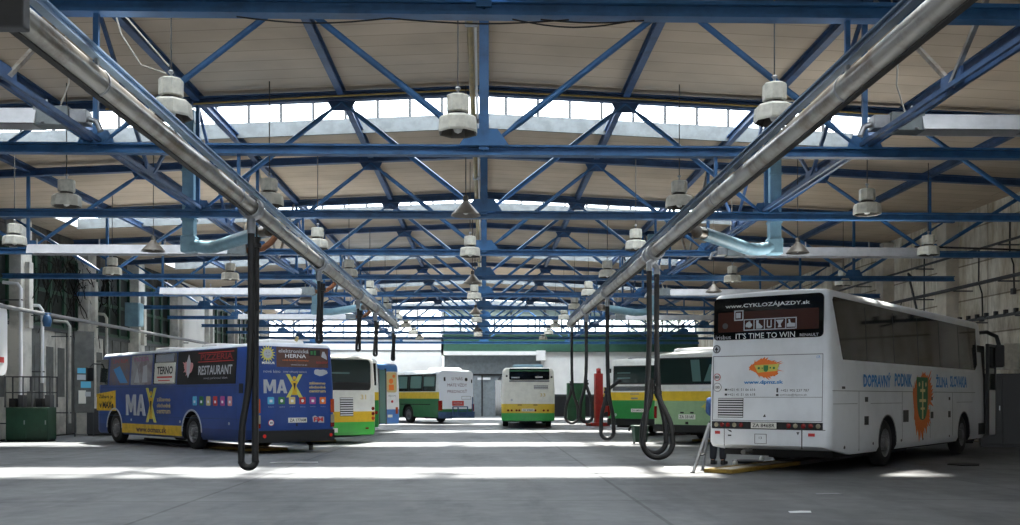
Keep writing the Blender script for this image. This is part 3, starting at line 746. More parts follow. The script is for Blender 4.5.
    def plate(s, a, b, w, h, st):
        p = s.panel('licence_plate', s.rear, rect(a-w/2, a+w/2, b-h/2, b+h/2), M['plate'], .022, .03)
        mb = MB(); put_text(mb, st, s.rear, a, b, w*.88, h*.62, .025, 0, .01)
        mb.build('lettering', M['ink'], p)
    def hatch(s, y, w=1.0, l=.8, h=.12, m=None):
        z = s.H-.02
        mb = MB()
        vs = [(sx*(w/2-i), y+sy*(l/2-i), z+k) for i, k in ((0, 0), (.02, h*.7), (.1, h)) for sx, sy in ((-1,-1),(1,-1),(1,1),(-1,1))]
        fs = [(4*q+i, 4*q+(i+1) % 4, 4*q+4+(i+1) % 4, 4*q+4+i) for q in range(2) for i in range(4)]+[(8,9,10,11),(3,2,1,0)]
        mb.add(vs, fs); return mb.build('roof_hatch', m or M['white'], s.root, bevel=.02)
    def louvre(s, fn, a0, a1, b0, b1, n=7, m=None):
        p = s.panel('engine_grille', fn, rect(a0, a1, b0, b1), M['black'], .006, .02)
        mb = MB(); h = (b1-b0)/n
        for k in range(n): mb.slab(rect(a0+.01, a1-.01, b0+k*h+h*.3, b0+k*h+h*.75), fn, .02, .016)
        mb.build('grille_slat', m or M['white'], p)
    def front(s):
        L = s.L; f = lambda a, b, o: (a, L-.16*max(0, b-1.0)+o, b)
        s.panel('windscreen', f, rrect(-s.W/2+.3, s.W/2-.3, 1.15, s.H-.35, .12), M['bglass'], .012, .05)
        for sd in (-1, 1):
            s.panel('headlight', f, rrect(sd*.8-.17, sd*.8+.17, .62, .84, .05), M['wlens'], .02, .05)
        s.panel('bumper', f, rect(-s.W/2+.28, s.W/2-.28, s.z0, .52), M['black'], .04, .08)
    def mirror(s, sd, y, z, l=.45):
        mb = MB().tube([(sd*(s.W/2-.1), y, z), (sd*(s.W/2+.12), y+.28, z+.02), (sd*(s.W/2+.22), y+.34, z-.12)], .025, 8)
        mb.bb(sd*(s.W/2+.22)-.1, sd*(s.W/2+.22)+.1, y+.27, y+.41, z-.12-l, z-.1)
        return mb.build('mirror', M['black'], s.root, bevel=.02)

def shield_poly(a, b, w, h):
    out = [(a-w/2, b+h/2), (a+w/2, b+h/2)]
    for k in range(9):
        t = k/8; out.append((a+w/2*math.cos(t*PI/2)**.8 if k < 8 else a, b+h*.05-h*.55*math.sin(t*PI/2)))
    for k in range(7, -1, -1):
        t = k/8; out.append((a-w/2*math.cos(t*PI/2)**.8, b+h*.05-h*.55*math.sin(t*PI/2)))
    return out

# ---- white touring coach, right
P_coach = mat('coach_white', (226, 230, 234), .28, var=.1, scale=1.2)
b = Bus('touring_coach', 'large white touring coach parked on the right with orange and green crest', 'coach', (6.66, 19.45), 39.4, 12.3, 2.6, 3.65, .34, P_coach, 'R', tz=2.0, tk=.05, kr=.035, rr=.14, wheels=(3.4, 9.72), wr=.5, arch=.6, sk=.16)
b.front()
R, S = b.rear, b.right
rw = b.panel('rear_window', R, rrect(-1.19, 1.14, 2.67, 3.53, .09), M['bglass'], .012)
b.panel('tinted_band', R, rrect(-1.09, 1.05, 2.83, 3.24, .02), mat('brown_tinted_glass', (64, 36, 28), .15), .016, .01, parent=rw)
b.text(R, 'www.CYKLOZÁJAZDY.sk', -.03, 3.36, 1.8, .115, M['white'], bold=.015, off=.02)
b.text(R, "IT'S TIME TO WIN", -.06, 2.74, 1.26, .115, M['white'], off=.02)
b.text(R, 'irisbus', -.97, 2.73, .34, .085, M['silver'], off=.02)
b.text(R, 'RENAULT', .86, 2.72, .38, .055, M['silver'], bold=.02, off=.02)
def frame_polys(a0, a1, c0, c1, t): return [rect(a0,a1,c0,c0+t), rect(a0,a1,c1-t,c1), rect(a0,a0+t,c0,c1), rect(a1-t,a1,c0,c1)]
ic = frame_polys(-.73, -.53, 3.06, 3.27, .022)+[rect(-.69,-.59,3.11,3.22)]
b.multi('television_pictogram', R, ic, M['silver'], .02)
ic = frame_polys(-.52, .6, 2.85, 3.08, .018)
for k in range(1, 5): ic.append(rect(-.52+.224*k-.009, -.52+.224*k+.009, 2.85, 3.08))
ic += [splash(-.41, 2.965, .07, .07, 16, .3, 3), [(-.25,2.88),(-.14,2.88),(-.11,2.92),(-.2,3.0),(-.19,3.05),(-.25,3.05)], rect(-.02,.0,2.9,3.05), rect(.06,.08,2.9,3.05), rect(0,.06,2.89,2.92), [(.17,3.04),(.33,3.04),(.27,2.95),(.29,2.89),(.21,2.89),(.23,2.95)], [(.4,2.89),(.57,2.89),(.57,2.96),(.48,2.97),(.46,3.04),(.43,3.04),(.44,2.97),(.4,2.95)]]
b.multi('facility_pictograms', R, ic, M['silver'], .02)
b.panel('round_logo', R, disc(-.93, 2.96, .06), M['dgrey'], .02, .01)
# engine cover outline
b.multi('panel_gap', R, [rect(-1.2, 1.14, 2.33, 2.345), rect(-1.2, -1.188, 1.02, 2.34), rect(1.128, 1.14, 1.02, 2.34), rect(-.5, 1.14, 1.49, 1.5), rect(-1.2, 1.14, 1.02, 1.03)], M['grey'], .004, .01)
b.panel('logo_splash', R, splash(-.06, 2.08, .36, .19, 36, .3, 5), M['orange'], .008, .012)
b.panel('logo_patch', R, [(-.28,2.14),(.25,2.16),(.2,2.02),(-.2,1.99)], M['limep'], .012, .01)
b.panel('logo_crest', R, shield_poly(-.03, 2.07, .1, .13), M['greenp'], .016, .01)
b.multi('logo_marks', R, [disc(-.18, 2.08, .025, 8), rect(-.12,-.09,2.07,2.09), rect(.05,.08,2.07,2.1), disc(.14, 2.08, .025, 8)], M['greenp'], .016, .01)
b.text(R, 'www.dpmz.sk', -.08, 1.79, .84, .095, M['bluep'], bold=.03)
for st, a, z, w in (('+421 41 51 66 616', -.55, 1.65, .6), ('+421 41 51 66 618', -.55, 1.55, .6), ('+421 905 237 787', .58, 1.63, .58), ('cykloza@dpmz.sk', .55, 1.54, .56)):
    b.text(R, st, a, z, w, .05, M['dgrey'])
b.multi('phone_pictogram', R, [rect(-.92,-.87,1.63,1.67), rect(-.92,-.87,1.53,1.57), rect(.2,.23,1.59,1.68), rect(.19,.24,1.52,1.56)], M['dgrey'])
b.text(R, 'CR', 1.05, 2.28, .08, .05, M['bluep'])
for a, z, st in ((-1.1, 1.91, '80'), (-1.09, 1.7, '100')):
    p = b.panel('speed_sticker', R, disc(a, z, .075 if st == '80' else .092, 20), M['redp'] if st == '80' else M['grey'], .008, .01)
    b.panel('sticker_face', R, disc(a, z, .062 if st == '80' else .08, 20), M['white'], .011, .01, parent=p)
    mb = MB(); put_text(mb, st, R, a, z, .09 if st == '80' else .11, .06, .013, 0, .02); mb.build('lettering', M['ink'], p)
p = b.panel('maker_badge', R, disc(-1.12, 2.49, .085, 20), M['dgrey'], .01, .012); b.panel('badge_face', R, disc(-1.12, 2.49, .066, 20), M['silver'], .013, .01, parent=p)
b.multi('badge_mark', R, [[(-1.16,2.47),(-1.12,2.54),(-1.08,2.47)], rect(-1.13,-1.11,2.43,2.48)], M['ink'], .016, .01)
b.louvre(R, -1.07, -.51, 1.08, 1.48, 8)
b.panel('badge_bird', R, [(-.08,1.1),(-.02,1.1),(-.04,1.16)], M['dgrey'], .01, .01)
b.panel('light_band', R, rect(-1.2, 1.15, .86, 1.0), M['black'], .012, .04)
for a, m in ((-1.1,'wlens'),(-.97,'red'),(-.84,'red'),(-.7,'wlens'),(-.55,'red'),(.46,'red'),(.6,'wlens'),(.76,'red'),(.91,'red'),(1.06,'wlens')): b.light(a, .93, .052, M[m])
b.plate(-.06, .93, .54, .12, 'ZA 846BR')
b.multi('bumper_gap', R, [rect(-1.2,1.2,.85,.862), rect(-.93,-.92,.5,.85), rect(.72,.74,.48,.85)], M['ink'], .004, .01)
b.multi('reflector', R, [rect(-1.13,-1.02,.74,.8), rect(.86,.99,.73,.79)], M['redp'], .012, .02)
b.multi('number_panel_frame', R, frame_polys(-.26, .0, .56, .76, .012), M['grey'], .008, .01); b.text(R, '13', -.13, .68, .06, .05, M['ink'])
b.multi('bumper_mark', R, [[(-.86,.84),(-.78,.82),(-.75,.78),(-.8,.79)], rect(-.84,-.77,.7,.73), [(.62,.81),(.68,.81),(.65,.75)]], M['dgrey'], .008, .01)
# right side
sw = b.panel('side_window', S, [(.7,2.24)]+[(10.9,2.24),(11.15,2.4),(11.15,3.4),(.34,3.46),(.28,3.4)], M['bglass'], .01)
b.multi('window_seam', S, [rect(y-.012,y+.012,2.27,3.37) for y in (2.1,3.9,5.7,7.5,9.3)], M['ink'], .013, .01, parent=sw)
b.multi('panel_gap', S, [rect(.12,10.9,1.615,1.628), rect(.15,1.5,1.36,1.37), rect(1.58,1.59,.4,1.61), rect(2.3,4.4,1.36,1.37), rect(4.42,4.43,.5,1.61), rect(6.6,6.61,.5,1.61), rect(8.6,8.61,.5,1.61), rect(9.0,10.6,1.36,1.37)], M['grey'], .004, .01)
b.text(S, 'DOPRAVNÝ', 2.7, 1.87, 1.76, .33, M['bluep'], bold=.035); b.text(S, 'PODNIK', 4.48, 1.88, 1.26, .3, M['bluep'], bold=.035)
b.text(S, 'ŽILINA', 7.58, 1.9, 1.08, .32, M['bluep'], bold=.035); b.text(S, 'SLOVAKIA', 9.15, 1.9, 1.66, .3, M['bluep'], bold=.035)
b.panel('crest_splash', S, splash(5.95, 1.4, .82, .72, 46, .3, 2), M['orange'], .007, .012)
b.panel('crest_drips', S, [(5.35,1.2),(5.5,.6),(5.56,.9),(5.7,.45),(5.85,.85),(6.0,.5),(6.1,.9),(6.3,.62),(6.35,.95),(6.5,.8),(6.55,1.2)], M['orange'], .006, .012)
b.panel('crest_shield', S, shield_poly(5.95, 1.46, .86, 1.02), M['greenp'], .012, .012)
cx, cz = 5.95, 1.5
b.multi('crest_cross', S, [rect(cx-.045,cx+.045,cz-.52,cz+.38), rect(cx-.2,cx+.2,cz+.12,cz+.19), rect(cx-.26,cx+.26,cz-.12,cz-.05), disc(cx-.26,cz+.3,.06,5), disc(cx+.26,cz+.3,.06,5), rect(cx-.16,cx-.05,cz-.3,cz-.25), rect(cx+.05,cx+.16,cz-.3,cz-.25)], mat('gold_print', (228, 214, 150), .5), .016, .01)
b.multi('side_hatch', S, [rect(1.95,2.12,1.4,1.5), rect(1.92,2.16,.92,1.1), rect(4.5,4.88,.93,1.2), rect(6.66,6.86,.98,1.14), rect(8.2,8.4,.98,1.14), rect(8.25,8.36,1.42,1.5), rect(6.7,6.8,1.42,1.5), rect(.62,.78,1.66,1.71)], M['black'], .008, .012)
b.multi('marker_lamp', S, [disc(.75,.5,.035,10), disc(2.45,.52,.03,10), disc(4.35,.52,.03,10), disc(6.0,.5,.03,10), disc(8.3,.5,.03,10)], M['dgrey'], .008, .012)
b.multi('wheel_arch_trim', S, [[(y+.62*math.cos(PI*k/18), .5+.62*math.sin(PI*k/18)) for k in range(19)]+[(y+.6*math.cos(PI*k/18), .5+.6*math.sin(PI*k/18)) for k in range(18, -1, -1)] for y in (3.4, 9.72)], M['grey'], .008, .012)
# open front door, swung outward
dz = MB(); dr = MB()
dx = b.W/2+.1; y0 = b.L-1.15
do = dz.bb(dx, dx+.07, y0+.55, y0+1.35, .42, 1.7).build('door', P_coach, b.root, bevel=.02)
MB().bb(dx+.01, dx+.06, y0+.58, y0+1.32, 1.7, 2.95).build('door_glass', M['gglass'], do)
MB().bb(dx-.01, dx+.08, y0+.5, y0+.58, .42, 3.0).bb(dx-.01, dx+.08, y0+1.32, y0+1.4, .42, 3.0).bb(dx-.01, dx+.08, y0+.5, y0+1.4, 2.93, 3.0).build('door_frame', M['black'], do, bevel=.01)
b.panel('door_opening', S, rect(y0+.1, y0+.95, .45, 2.95), M['black'], .006, .01)
mm = MB().tube([(1.1, 11.8, 3.32), (1.3, 12.2, 3.36), (1.5, 12.45, 3.24), (1.56, 12.5, 2.98)], [.05,.055,.06,.06], 10)
mo = mm.build('mirror_arm', M['black'], b.root); MB().bb(1.44, 1.7, 12.42, 12.58, 2.35, 3.0).build('mirror', M['black'], b.root, bevel=.05)
MB().bb(-1.7, -1.44, 12.3, 12.46, 2.35, 3.0).build('mirror', M['black'], b.root, bevel=.05)
b.hatch(2.6, .9, .8, .07); b.hatch(8.2, .9, .8, .07)
MB().tube([(1.0, 5.2, 3.5), (1.0, 5.35, 3.72)], .012, 6).build('antenna', M['black'], b.root)
MB().tube([(-.5,.35,.4),(-.5,-.02,.38)], .05, 10).build('exhaust_pipe', M['rim'], b.root)

# ---- blue advertising bus, left
P_blue = mat('advert_blue', (38, 74, 146), .32, var=.18, scale=1.5, bands=[(0, (32, 58, 118)), (.62, (38, 72, 142)), (2.84, (224, 230, 238))])
b = Bus('city_bus', 'dark blue bus on the left wrapped in colourful advertising, white roof', 'bus', (-5.96, 26.69), -41.3, 10.95, 2.47, 2.96, .3, P_blue, 'L', tz=1.75, tk=.06, kr=.03, rr=.14, wheels=(3.65, 9.25), wr=.5, arch=.6, sk=.12)
b.front(); R = b.rear; S = b.left
b.panel('advert_panel', R, rrect(-1.06, 1.03, 2.29, 2.84, .04), P_blue, .008, .02)
b.panel('advert_brown', R, rect(-.58, 1.02, 2.3, 2.83), M['brownp'], .011, .01)
sun = [(-.84+(.235 if k % 2 else .14)*math.cos(2*PI*k/32), 2.64+(.235 if k % 2 else .14)*math.sin(2*PI*k/32)) for k in range(32)]
b.panel('sun_emblem', R, sun, M['limep'], .014, .01); b.panel('sun_disc', R, disc(-.84, 2.64, .12, 20), M['silver'], .018, .01)
b.multi('sun_face', R, [disc(-.88,2.67,.015,8), disc(-.8,2.67,.015,8), [(-.9,2.61),(-.84,2.585),(-.78,2.61),(-.84,2.57)]], M['grey'], .021, .01)
b.text(R, 'MERKUR', -.82, 2.4, .38, .065, M['white'], bold=.03)
b.text(R, 'elektronická', -.06, 2.73, .92, .1, M['silver'], bold=.02, off=.016); b.text(R, 'HERNA', 0, 2.6, .64, .1, M['white'], bold=.01, off=.016)
b.text(R, 'nové hracie automaty', .0, 2.48, .8, .06, M['orange'], off=.016); b.text(R, 'www.herna.sk', .1, 2.37, .5, .05, M['silver'], off=.016)
b.panel('advert_screen', R, rect(.42, .76, 2.62, 2.78), M['ink'], .015, .01); b.multi('screen_picture', R, [rect(.46,.53,2.65,2.75), rect(.56,.63,2.64,2.76)], M['greenp'], .019, .01)
b.panel('advert_figure', R, [(.8,2.6),(.98,2.52),(.97,2.62),(.9,2.74),(.84,2.74)], M['silver'], .015, .01)
b.text(R, 'NON STOP', .82, 2.44, .36, .06, M['redp'], off=.016)
b.text(R, 'nové kino', -.72, 2.18, .5, .08, M['silver']); b.text(R, 'nový nákupný zážitok', -.02, 2.17, .72, .07, M['silver'])
b.panel('advert_cloud', R, splash(.77, 2.17, .22, .11, 20, .1, 4), M['silver'], .009, .01)

def bold_ma(fn, a, z, w, h, fl=1):
    q = lambda u, v: (a+fl*(u-.5)*w, z+(v-.5)*h)
    b.panel('letter_m', fn, [q(*p) for p in ((0,0),(.0,1),(.15,1),(.26,.5),(.37,1),(.52,1),(.52,0),(.4,0),(.4,.62),(.3,.15),(.22,.15),(.12,.62),(.12,0))], M['silver'], .014, .012)
    b.panel('letter_a', fn, [q(*p) for p in ((.55,0),(.71,1),(.84,1),(1,0),(.86,0),(.83,.2),(.72,.2),(.73,.36),(.81,.36),(.775,.7),(.68,0))], M['silver'], .014, .012)
def xfig(fn, a, z, w, h, fl=1):
    q = lambda u, v: (a+fl*u*w, z+v*h)
    st = [[q(-.5,.5),q(-.28,.5),q(.5,-.5),q(.28,-.5)], [q(.28,.5),q(.5,.5),q(-.28,-.5),q(-.5,-.5)]]
    b.multi('letter_x', fn, st, M['limep'], .013, .012)
    b.multi('letter_x_figure', fn, [[q(-.2,.22),q(.2,.22),q(.1,-.05),q(.16,-.4),q(-.16,-.4),q(-.1,-.05)], disc(*q(0,.34), w*.1, 12)], M['yellow'], .017, .01)
    b.multi('letter_x_outline', fn, [[q(-.08,.12),q(.08,.12),q(0,-.2)]], M['ink'], .02, .01)
bold_ma(R, -.62, 1.78, .7, .36); xfig(R, -.05, 1.8, .5, .62)
for st, z in (('zábavno', 1.88), ('obchodné', 1.77), ('centrum', 1.66)): b.text(R, st, .66, z, .52, .075, M['beigep'], bold=.03)
for k, m in enumerate(('cyanp', 'greenp', 'beigep', 'redp', 'purplep', 'orange')):
    a = -.76+.318*k
    p = b.panel('advert_icon', R, rrect(a-.095, a+.095, 1.31, 1.5, .02), M[m], .009, .01)
    b.panel('icon_mark', R, disc(a, 1.4, .045, 8) if k % 2 else rect(a-.04, a+.04, 1.36, 1.43), M['white'], .013, .01, parent=p)
    b.text(R, ('kino','obchod','jedlo','herna','bowling','služby')[k], a, 1.24, .16, .03, M['silver'])
b.multi('tail_light', R, [rect(sd*1.13-.055, sd*1.13+.055, 1.08, 1.45) for sd in (-1, 1)], M['amber'], .02, .05)
b.multi('tail_light', R, [rect(sd*1.13-.055, sd*1.13+.055, .68, .8) for sd in (-1, 1)], M['red'], .02, .05)
b.multi('reversing_light', R, [rect(sd*1.13-.055, sd*1.13+.055, .8, 1.02) for sd in (-1, 1)], M['wlens'], .02, .05)
b.plate(.03, .88, .56, .13, 'ZA 177AM')
p = b.panel('speed_sticker', R, disc(-.76, .82, .085, 20), M['redp'], .008, .01); b.panel('sticker_face', R, disc(-.76, .82, .07, 20), M['white'], .012, .01, parent=p); b.text(R, '80', -.76, .82, .09, .06, M['ink'], bold=.02, off=.016)
b.multi('radio_sticker', R, [[(.52,.82),(.62,.82),(.66,.95),(.58,1.0),(.5,.96)], [(.68,.8),(.86,.8),(.86,.96),(.7,.98)]], M['silver'], .01, .01); b.text(R, 'FM', .68, .89, .3, .12, M['redp'], bold=.04, off=.016)
b.panel('bumper', R, rect(-1.17, 1.17, .3, .61), M['black'], .05, .1)
b.multi('reflector', R, [disc(-.98,.47,.05,14), disc(1.05,.46,.05,14)], M['lit'], .06, .03)
MB().tube([(.52,.3,.3),(.52,.12,.2),(.52,.1,.06)], .06, 10).build('exhaust_pipe', M['black'], b.root)
b.panel('engine_latch', R, rect(-.01,.03,.72,.8), M['black'], .012, .02)
# left side, seen obliquely
fg = b.multi('side_window', S, [rect(9.85,10.5,1.9,2.75)], M['gglass'])
ws = [(8.1,9.65,'w1'),(6.42,7.96,'w2')]
b.panel('side_window', S, rrect(8.1, 9.68, 1.88, 2.8, .05), mat('faded_window_advert', (104, 84, 84), .3, c2=(70, 84, 120), var=.8, scale=2.5), .01)
b.text(S, 'CENTRUM', 8.9, 2.66, 1.2, .12, M['redp'], True); b.multi('window_advert_stripe', S, [[(8.2,1.95),(8.8,1.95),(9.4,2.4),(8.9,2.5)]], M['bluep'], .014)
b.panel('side_window', S, rrect(6.42, 7.96, 1.88, 2.8, .05), mat('pale_window_advert', (146, 148, 154), .3, c2=(110, 92, 96), var=.8, scale=3.), .01)
b.text(S, 'MODA', 7.2, 2.68, 1.1, .14, M['purplep'], True); b.multi('window_advert_figure', S, [[(6.7,1.95),(7.1,1.95),(7.05,2.45),(6.8,2.5)], [(7.3,1.95),(7.7,1.95),(7.5,2.4)]], M['silver'], .014)
w3 = b.panel('side_window', S, rrect(4.7, 6.28, 1.88, 2.82, .05), M['bglass'], .01)
b.panel('shop_advert', S, rect(4.78, 6.2, 1.92, 2.52), M['plate'], .014, .01); b.panel('shop_advert_top', S, rect(4.9, 6.15, 2.56, 2.78), mat('grey_print', (150, 156, 170), .5), .014, .01)
b.text(S, 'TERNO', 5.47, 2.3, 1.1, .24, M['ink'], True, .03, .018); b.multi('shop_advert_line', S, [rect(4.95,6.0,2.07,2.12), rect(5.1,5.9,1.98,2.01)], M['redp'], .018, .01)
b.panel('restaurant_advert', S, rect(1.05, 4.62, 1.86, 2.82), M['ink'], .012, .015)
b.text(S, 'RESTAURANT', 2.25, 2.25, 2.0, .26, M['silver'], True, .02, .018)
b.multi('restaurant_crest', S, [splash(3.9,2.35,.3,.22,18,.3,8)], M['pinkp'], .016, .01); b.multi('restaurant_crest_figure', S, [[(3.9,2.72),(4.02,2.5),(4.0,2.2),(3.9,2.05),(3.8,2.2),(3.78,2.5)]], M['silver'], .02, .01)
b.text(S, 'PIZZERIA', 2.2, 2.62, 1.9, .17, mat('dark_red_print', (132, 30, 34), .5), True, .02, .018); b.text(S, 'nový parkovací dom', 2.2, 2.02, 1.4, .08, M['silver'], True, .0, .018)
b.multi('window_advert_border', S, [rect(1.2,3.3,2.73,2.75), rect(1.2,3.3,2.48,2.5)], M['redp'], .016, .01)
bold_ma(S, 7.55, 1.25, 1.5, .66, -1); xfig(S, 6.4, 1.25, .75, 1.05, -1)
for st, z in (('zábavno', 1.43), ('obchodné', 1.25), ('centrum', 1.07)): b.text(S, st, 5.5, z, .95, .13, M['beigep'], True, .02)
for k, m in enumerate(('cyanp', 'greenp', 'beigep', 'redp', 'purplep', 'pinkp')):
    a = 3.45-.42*k; p = b.panel('advert_icon', S, rrect(a-.12, a+.12, 1.26, 1.52, .03), M[m], .009, .01); b.panel('icon_mark', S, rect(a-.05, a+.05, 1.33, 1.4), M['white'], .013, .01, parent=p)
b.panel('skirt_band', S, rect(4.3, 8.62, .36, .66), M['yellow'], .008, .015); b.text(S, 'www.ocmax.sk', 6.4, .5, 2.2, .17, M['brownp'], True, .03)
b.panel('yellow_banner', S, [(9.15,1.05),(9.15,1.72),(10.75,1.6),(10.75,1.05)], M['yellow'], .008, .015)
b.text(S, 'Zábava je', 9.95, 1.5, 1.2, .16, M['ink'], True, .02); b.text(S, 'v MAXe', 9.9, 1.24, 1.2, .22, M['ink'], True, .04)
b.multi('panel_gap', S, [rect(.3,10.6,.9,.91), rect(.3,10.7,1.8,1.81), rect(1.0,1.01,.35,1.8)], M['navy'], .004, .01)
b.multi('wheel_arch_trim', S, [[(y+.65*math.cos(PI*k/18), .5+.65*math.sin(PI*k/18)) for k in range(19)]+[(y+.6*math.cos(PI*k/18), .5+.6*math.sin(PI*k/18)) for k in range(18, -1, -1)] for y in (3.65, 9.25)], M['silver'], .012, .02)
b.multi('side_vent', S, [rect(.62,.84,1.6,1.86)], M['black'], .012, .02); b.multi('marker_lamp', S, [disc(y,.78,.04,10) for y in (1.4,4.4,7.9)], M['silver'], .012, .02)
b.mirror(-1, 10.5, 2.6)
for y in (1.0, 4.0, 7.2): b.hatch(y, 1.1, 1.0, .13)
MB().tube([(.3,.6,2.94),(.34,.5,3.15)], [.05,.04], 8).build('beacon', M['beigep'], b.root)

# ---- city buses in white, yellow and green
P_low = mat('city_low_bands', (0,0,0), .32, var=.1, bands=[(0, (62, 170, 64)), (.68, (216, 176, 40)), (1.03, (224, 224, 216))])
P_high = mat('city_high_bands', (0,0,0), .32, var=.12, bands=[(0, (46, 140, 70)), (1.36, (224, 190, 50)), (1.68, (228, 230, 226))])
P_pale = mat('pale_city_bands', (0,0,0), .32, var=.12, bands=[(0, (148, 180, 138)), (1.36, (224, 190, 50)), (1.68, (228, 230, 226))])
P_grn = mat('green_bus_bands', (0,0,0), .32, var=.12, bands=[(0, (36, 104, 62)), (1.4, (206, 178, 52)), (1.78, (222, 228, 232))])
P_bw = mat('blue_white_bus', (0,0,0), .32, var=.1, bands=[(0, (60, 60, 62)), (.3, (70, 116, 180)), (.95, (224, 226, 226)), (2.62, (78, 128, 190))])
P_wht = mat('low_bus_centre', (0,0,0), .32, var=.1, bands=[(0, (60, 170, 84)), (.72, (218, 186, 56)), (1.16, (230, 230, 222))])

def number(b, st, a, z, w=.22, h=.16, m='beigep'): b.text(b.rear, st, a, z, w, h, M[m], bold=.02)
# left row, second
b = Bus('city_bus', 'white, yellow and green bus rear with large dark window, just behind the blue bus', 'bus', (-3.55, 33.9), -41, 11.8, 2.5, 2.86, .24, P_low, 'R', wheels=(3.2, 9.0), rr=.2)
b.front(); R = b.rear
rw = b.panel('rear_window', R, rrect(-1.13, 1.02, 1.72, 2.72, .14), M['gglass'], .01); b.panel('window_mask', R, rrect(-1.1, .99, 1.73, 1.98, .04), M['black'], .013, .01, parent=rw)
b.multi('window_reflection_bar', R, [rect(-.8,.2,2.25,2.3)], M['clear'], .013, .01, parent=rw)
b.louvre(R, -.18, .32, .88, 1.48, 8)
number(b, '31', .72, 1.5)
for z, m in ((1.12,'red'),(.95,'red'),(.8,'amber')): b.light(1.1, z, .06, M[m]); b.light(-1.1, z, .06, M[m])
b.panel('bumper_step', R, rect(-.95, -.3, .36, .5), M['plate'], .05, .08)
b.multi('reflector', R, [rect(.8,.92,.45,.5)], M['red'], .01, .02)
b.multi('side_window', b.left, [rect(1+1.5*k, 2.35+1.5*k, 1.3, 2.45) for k in range(6)], M['bglass']); b.hatch(2, 1, 1, .08)
# left row, third
b = Bus('city_bus', 'white, yellow and green bus mostly hidden, edge seen beside the blue and white bus', 'bus', (-4.0, 39.6), -41, 11.2, 2.5, 3.0, .32, P_high, 'R', wheels=(3.2, 8.9))
b.front(); R = b.rear
b.panel('rear_window', R, rrect(-.9, .8, 1.95, 2.75, .1), M['gglass']); b.panel('side_glass', R, rect(.88, 1.06, 1.95, 2.8), M['bglass'], .01)
b.light(1.05, .9, .07, M['red']); b.light(-1.05, .9, .07, M['red']); b.plate(0, .8, .5, .12, 'ZA 512AK')
# left row, fourth
b = Bus('city_bus', 'blue and white bus with brown picture advert on its rear, left of the green bus', 'bus', (-3.72, 45.6), -41, 11.6, 2.5, 3.0, .3, P_bw, 'R', wheels=(3.2, 9.0))
b.front(); R = b.rear
b.panel('rear_window', R, rrect(-1.0, .45, 1.75, 2.6, .08), M['gglass']); b.panel('advert_poster', R, rrect(.52, 1.05, 1.7, 2.6, .1), M['beigep'], .012, .02)
b.multi('poster_figure', R, [disc(.75,2.2,.12,10), rect(.62,.9,1.8,2.05), disc(.9,2.42,.08,8)], M['orange'], .016, .01)
b.panel('open_flap', R, rect(.1, .42, .35, 2.7), M['clear'], .05, .05); b.multi('flap_frame', R, [rect(.04,.1,.3,2.75), rect(.42,.47,.3,2.75)], M['dgrey'], .06, .06)
b.multi('tail_light', R, [rect(.98,1.1,.75,1.05)], M['amber'], .015, .03); b.light(.8, 1.3, .06, M['redp'], 'sticker'); b.panel('number_label', R, rect(.55,.8,.6,.72), M['plate'], .01, .01)
b.text(R, 'REKLAMA', .8, 1.55, .4, .07, M['grey'])
# far green bus with white rear
b = Bus('city_bus', 'dark green bus with white rear carrying red slogan lettering, far centre left', 'bus', (-2.57, 57.2), -36, 11.2, 2.5, 3.05, .35, P_grn, 'L', wheels=(3.2, 8.9), kr=.02, rr=.3)
b.front(); R = b.rear; S = b.left
b.panel('rear_skin', R, rrect(-1.16, 1.16, .82, 2.98, .2, 5), mat('white_bus_rear', (222, 228, 238), .35), .01, .03)
for st, z, w in (('U NÁS', 2.56, .74), ('MÁTE VŽDY', 2.2, 1.34), ('PREDNOSŤ', 1.84, 1.34)): b.text(R, st, .06, z, w, .22, mat('slogan_red', (96, 44, 78), .5), bold=.0)
b.panel('round_vent', R, disc(.68, 2.5, .1), M['ink'], .014, .02); b.multi('top_light', R, [rect(-.86,-.74,2.4,2.62), rect(1.02,1.1,2.3,2.5)], M['ink'], .014, .02)
b.panel('red_sticker', R, rect(-.3, .5, 1.0, 1.28), M['redp'], .014, .01); b.text(R, 'POZOR', .1, 1.14, .6, .12, M['silver'], off=.02); b.multi('grey_label', R, frame_polys(.35, 1.0, 1.36, 1.55, .02), M['grey'], .014, .01)
b.multi('tail_light', R, [rect(-1.22,-.98,.75,1.3), rect(1.05,1.2,.7,1.1)], M['red'], .03, .06)
b.panel('bumper', R, rect(-1.22, 1.22, .3, .66), M['navy'], .06, .1)
rk = MB()
for a in (-.45, -.1, .55, .9): rk.bar((a, -.3, .35), (a, -.3, .95 if a < .9 else 1.5), .05, .05)
rk.bar((-.45,-.3,.95),(.55,-.3,.95),.05,.05).bar((-.45,-.3,.4),(.9,-.3,.4),.08,.06).bar((-.1,-.3,.75),(.55,-.3,.75),.04,.04)
for a in (-.45, .9): rk.bar((a,-.3,.4),(a,.1,.4),.06,.06)
rk.build('tow_frame', M['navy'], b.root)
sw = b.panel('side_window', S, rrect(.25, 10.4, 1.82, 2.8, .06), M['gglass']); b.multi('window_pillar', S, [rect(y-.05,y+.05,1.83,2.79) for y in (1.6,3.1,4.6,6.1,7.6,9.1)], M['black'], .014, .012, parent=sw)
b.multi('side_pane', S, [rect(.4,1.5,2.1,2.65), rect(1.75,2.95,2.0,2.7), rect(3.3,4.3,2.0,2.7)], M['clear'], .013, .012, parent=sw); b.multi('slot', S, [rect(.8,4,1.05,1.1)], M['dark'], .01, .02)
b.hatch(1.2, 1.3, 1.6, .14)
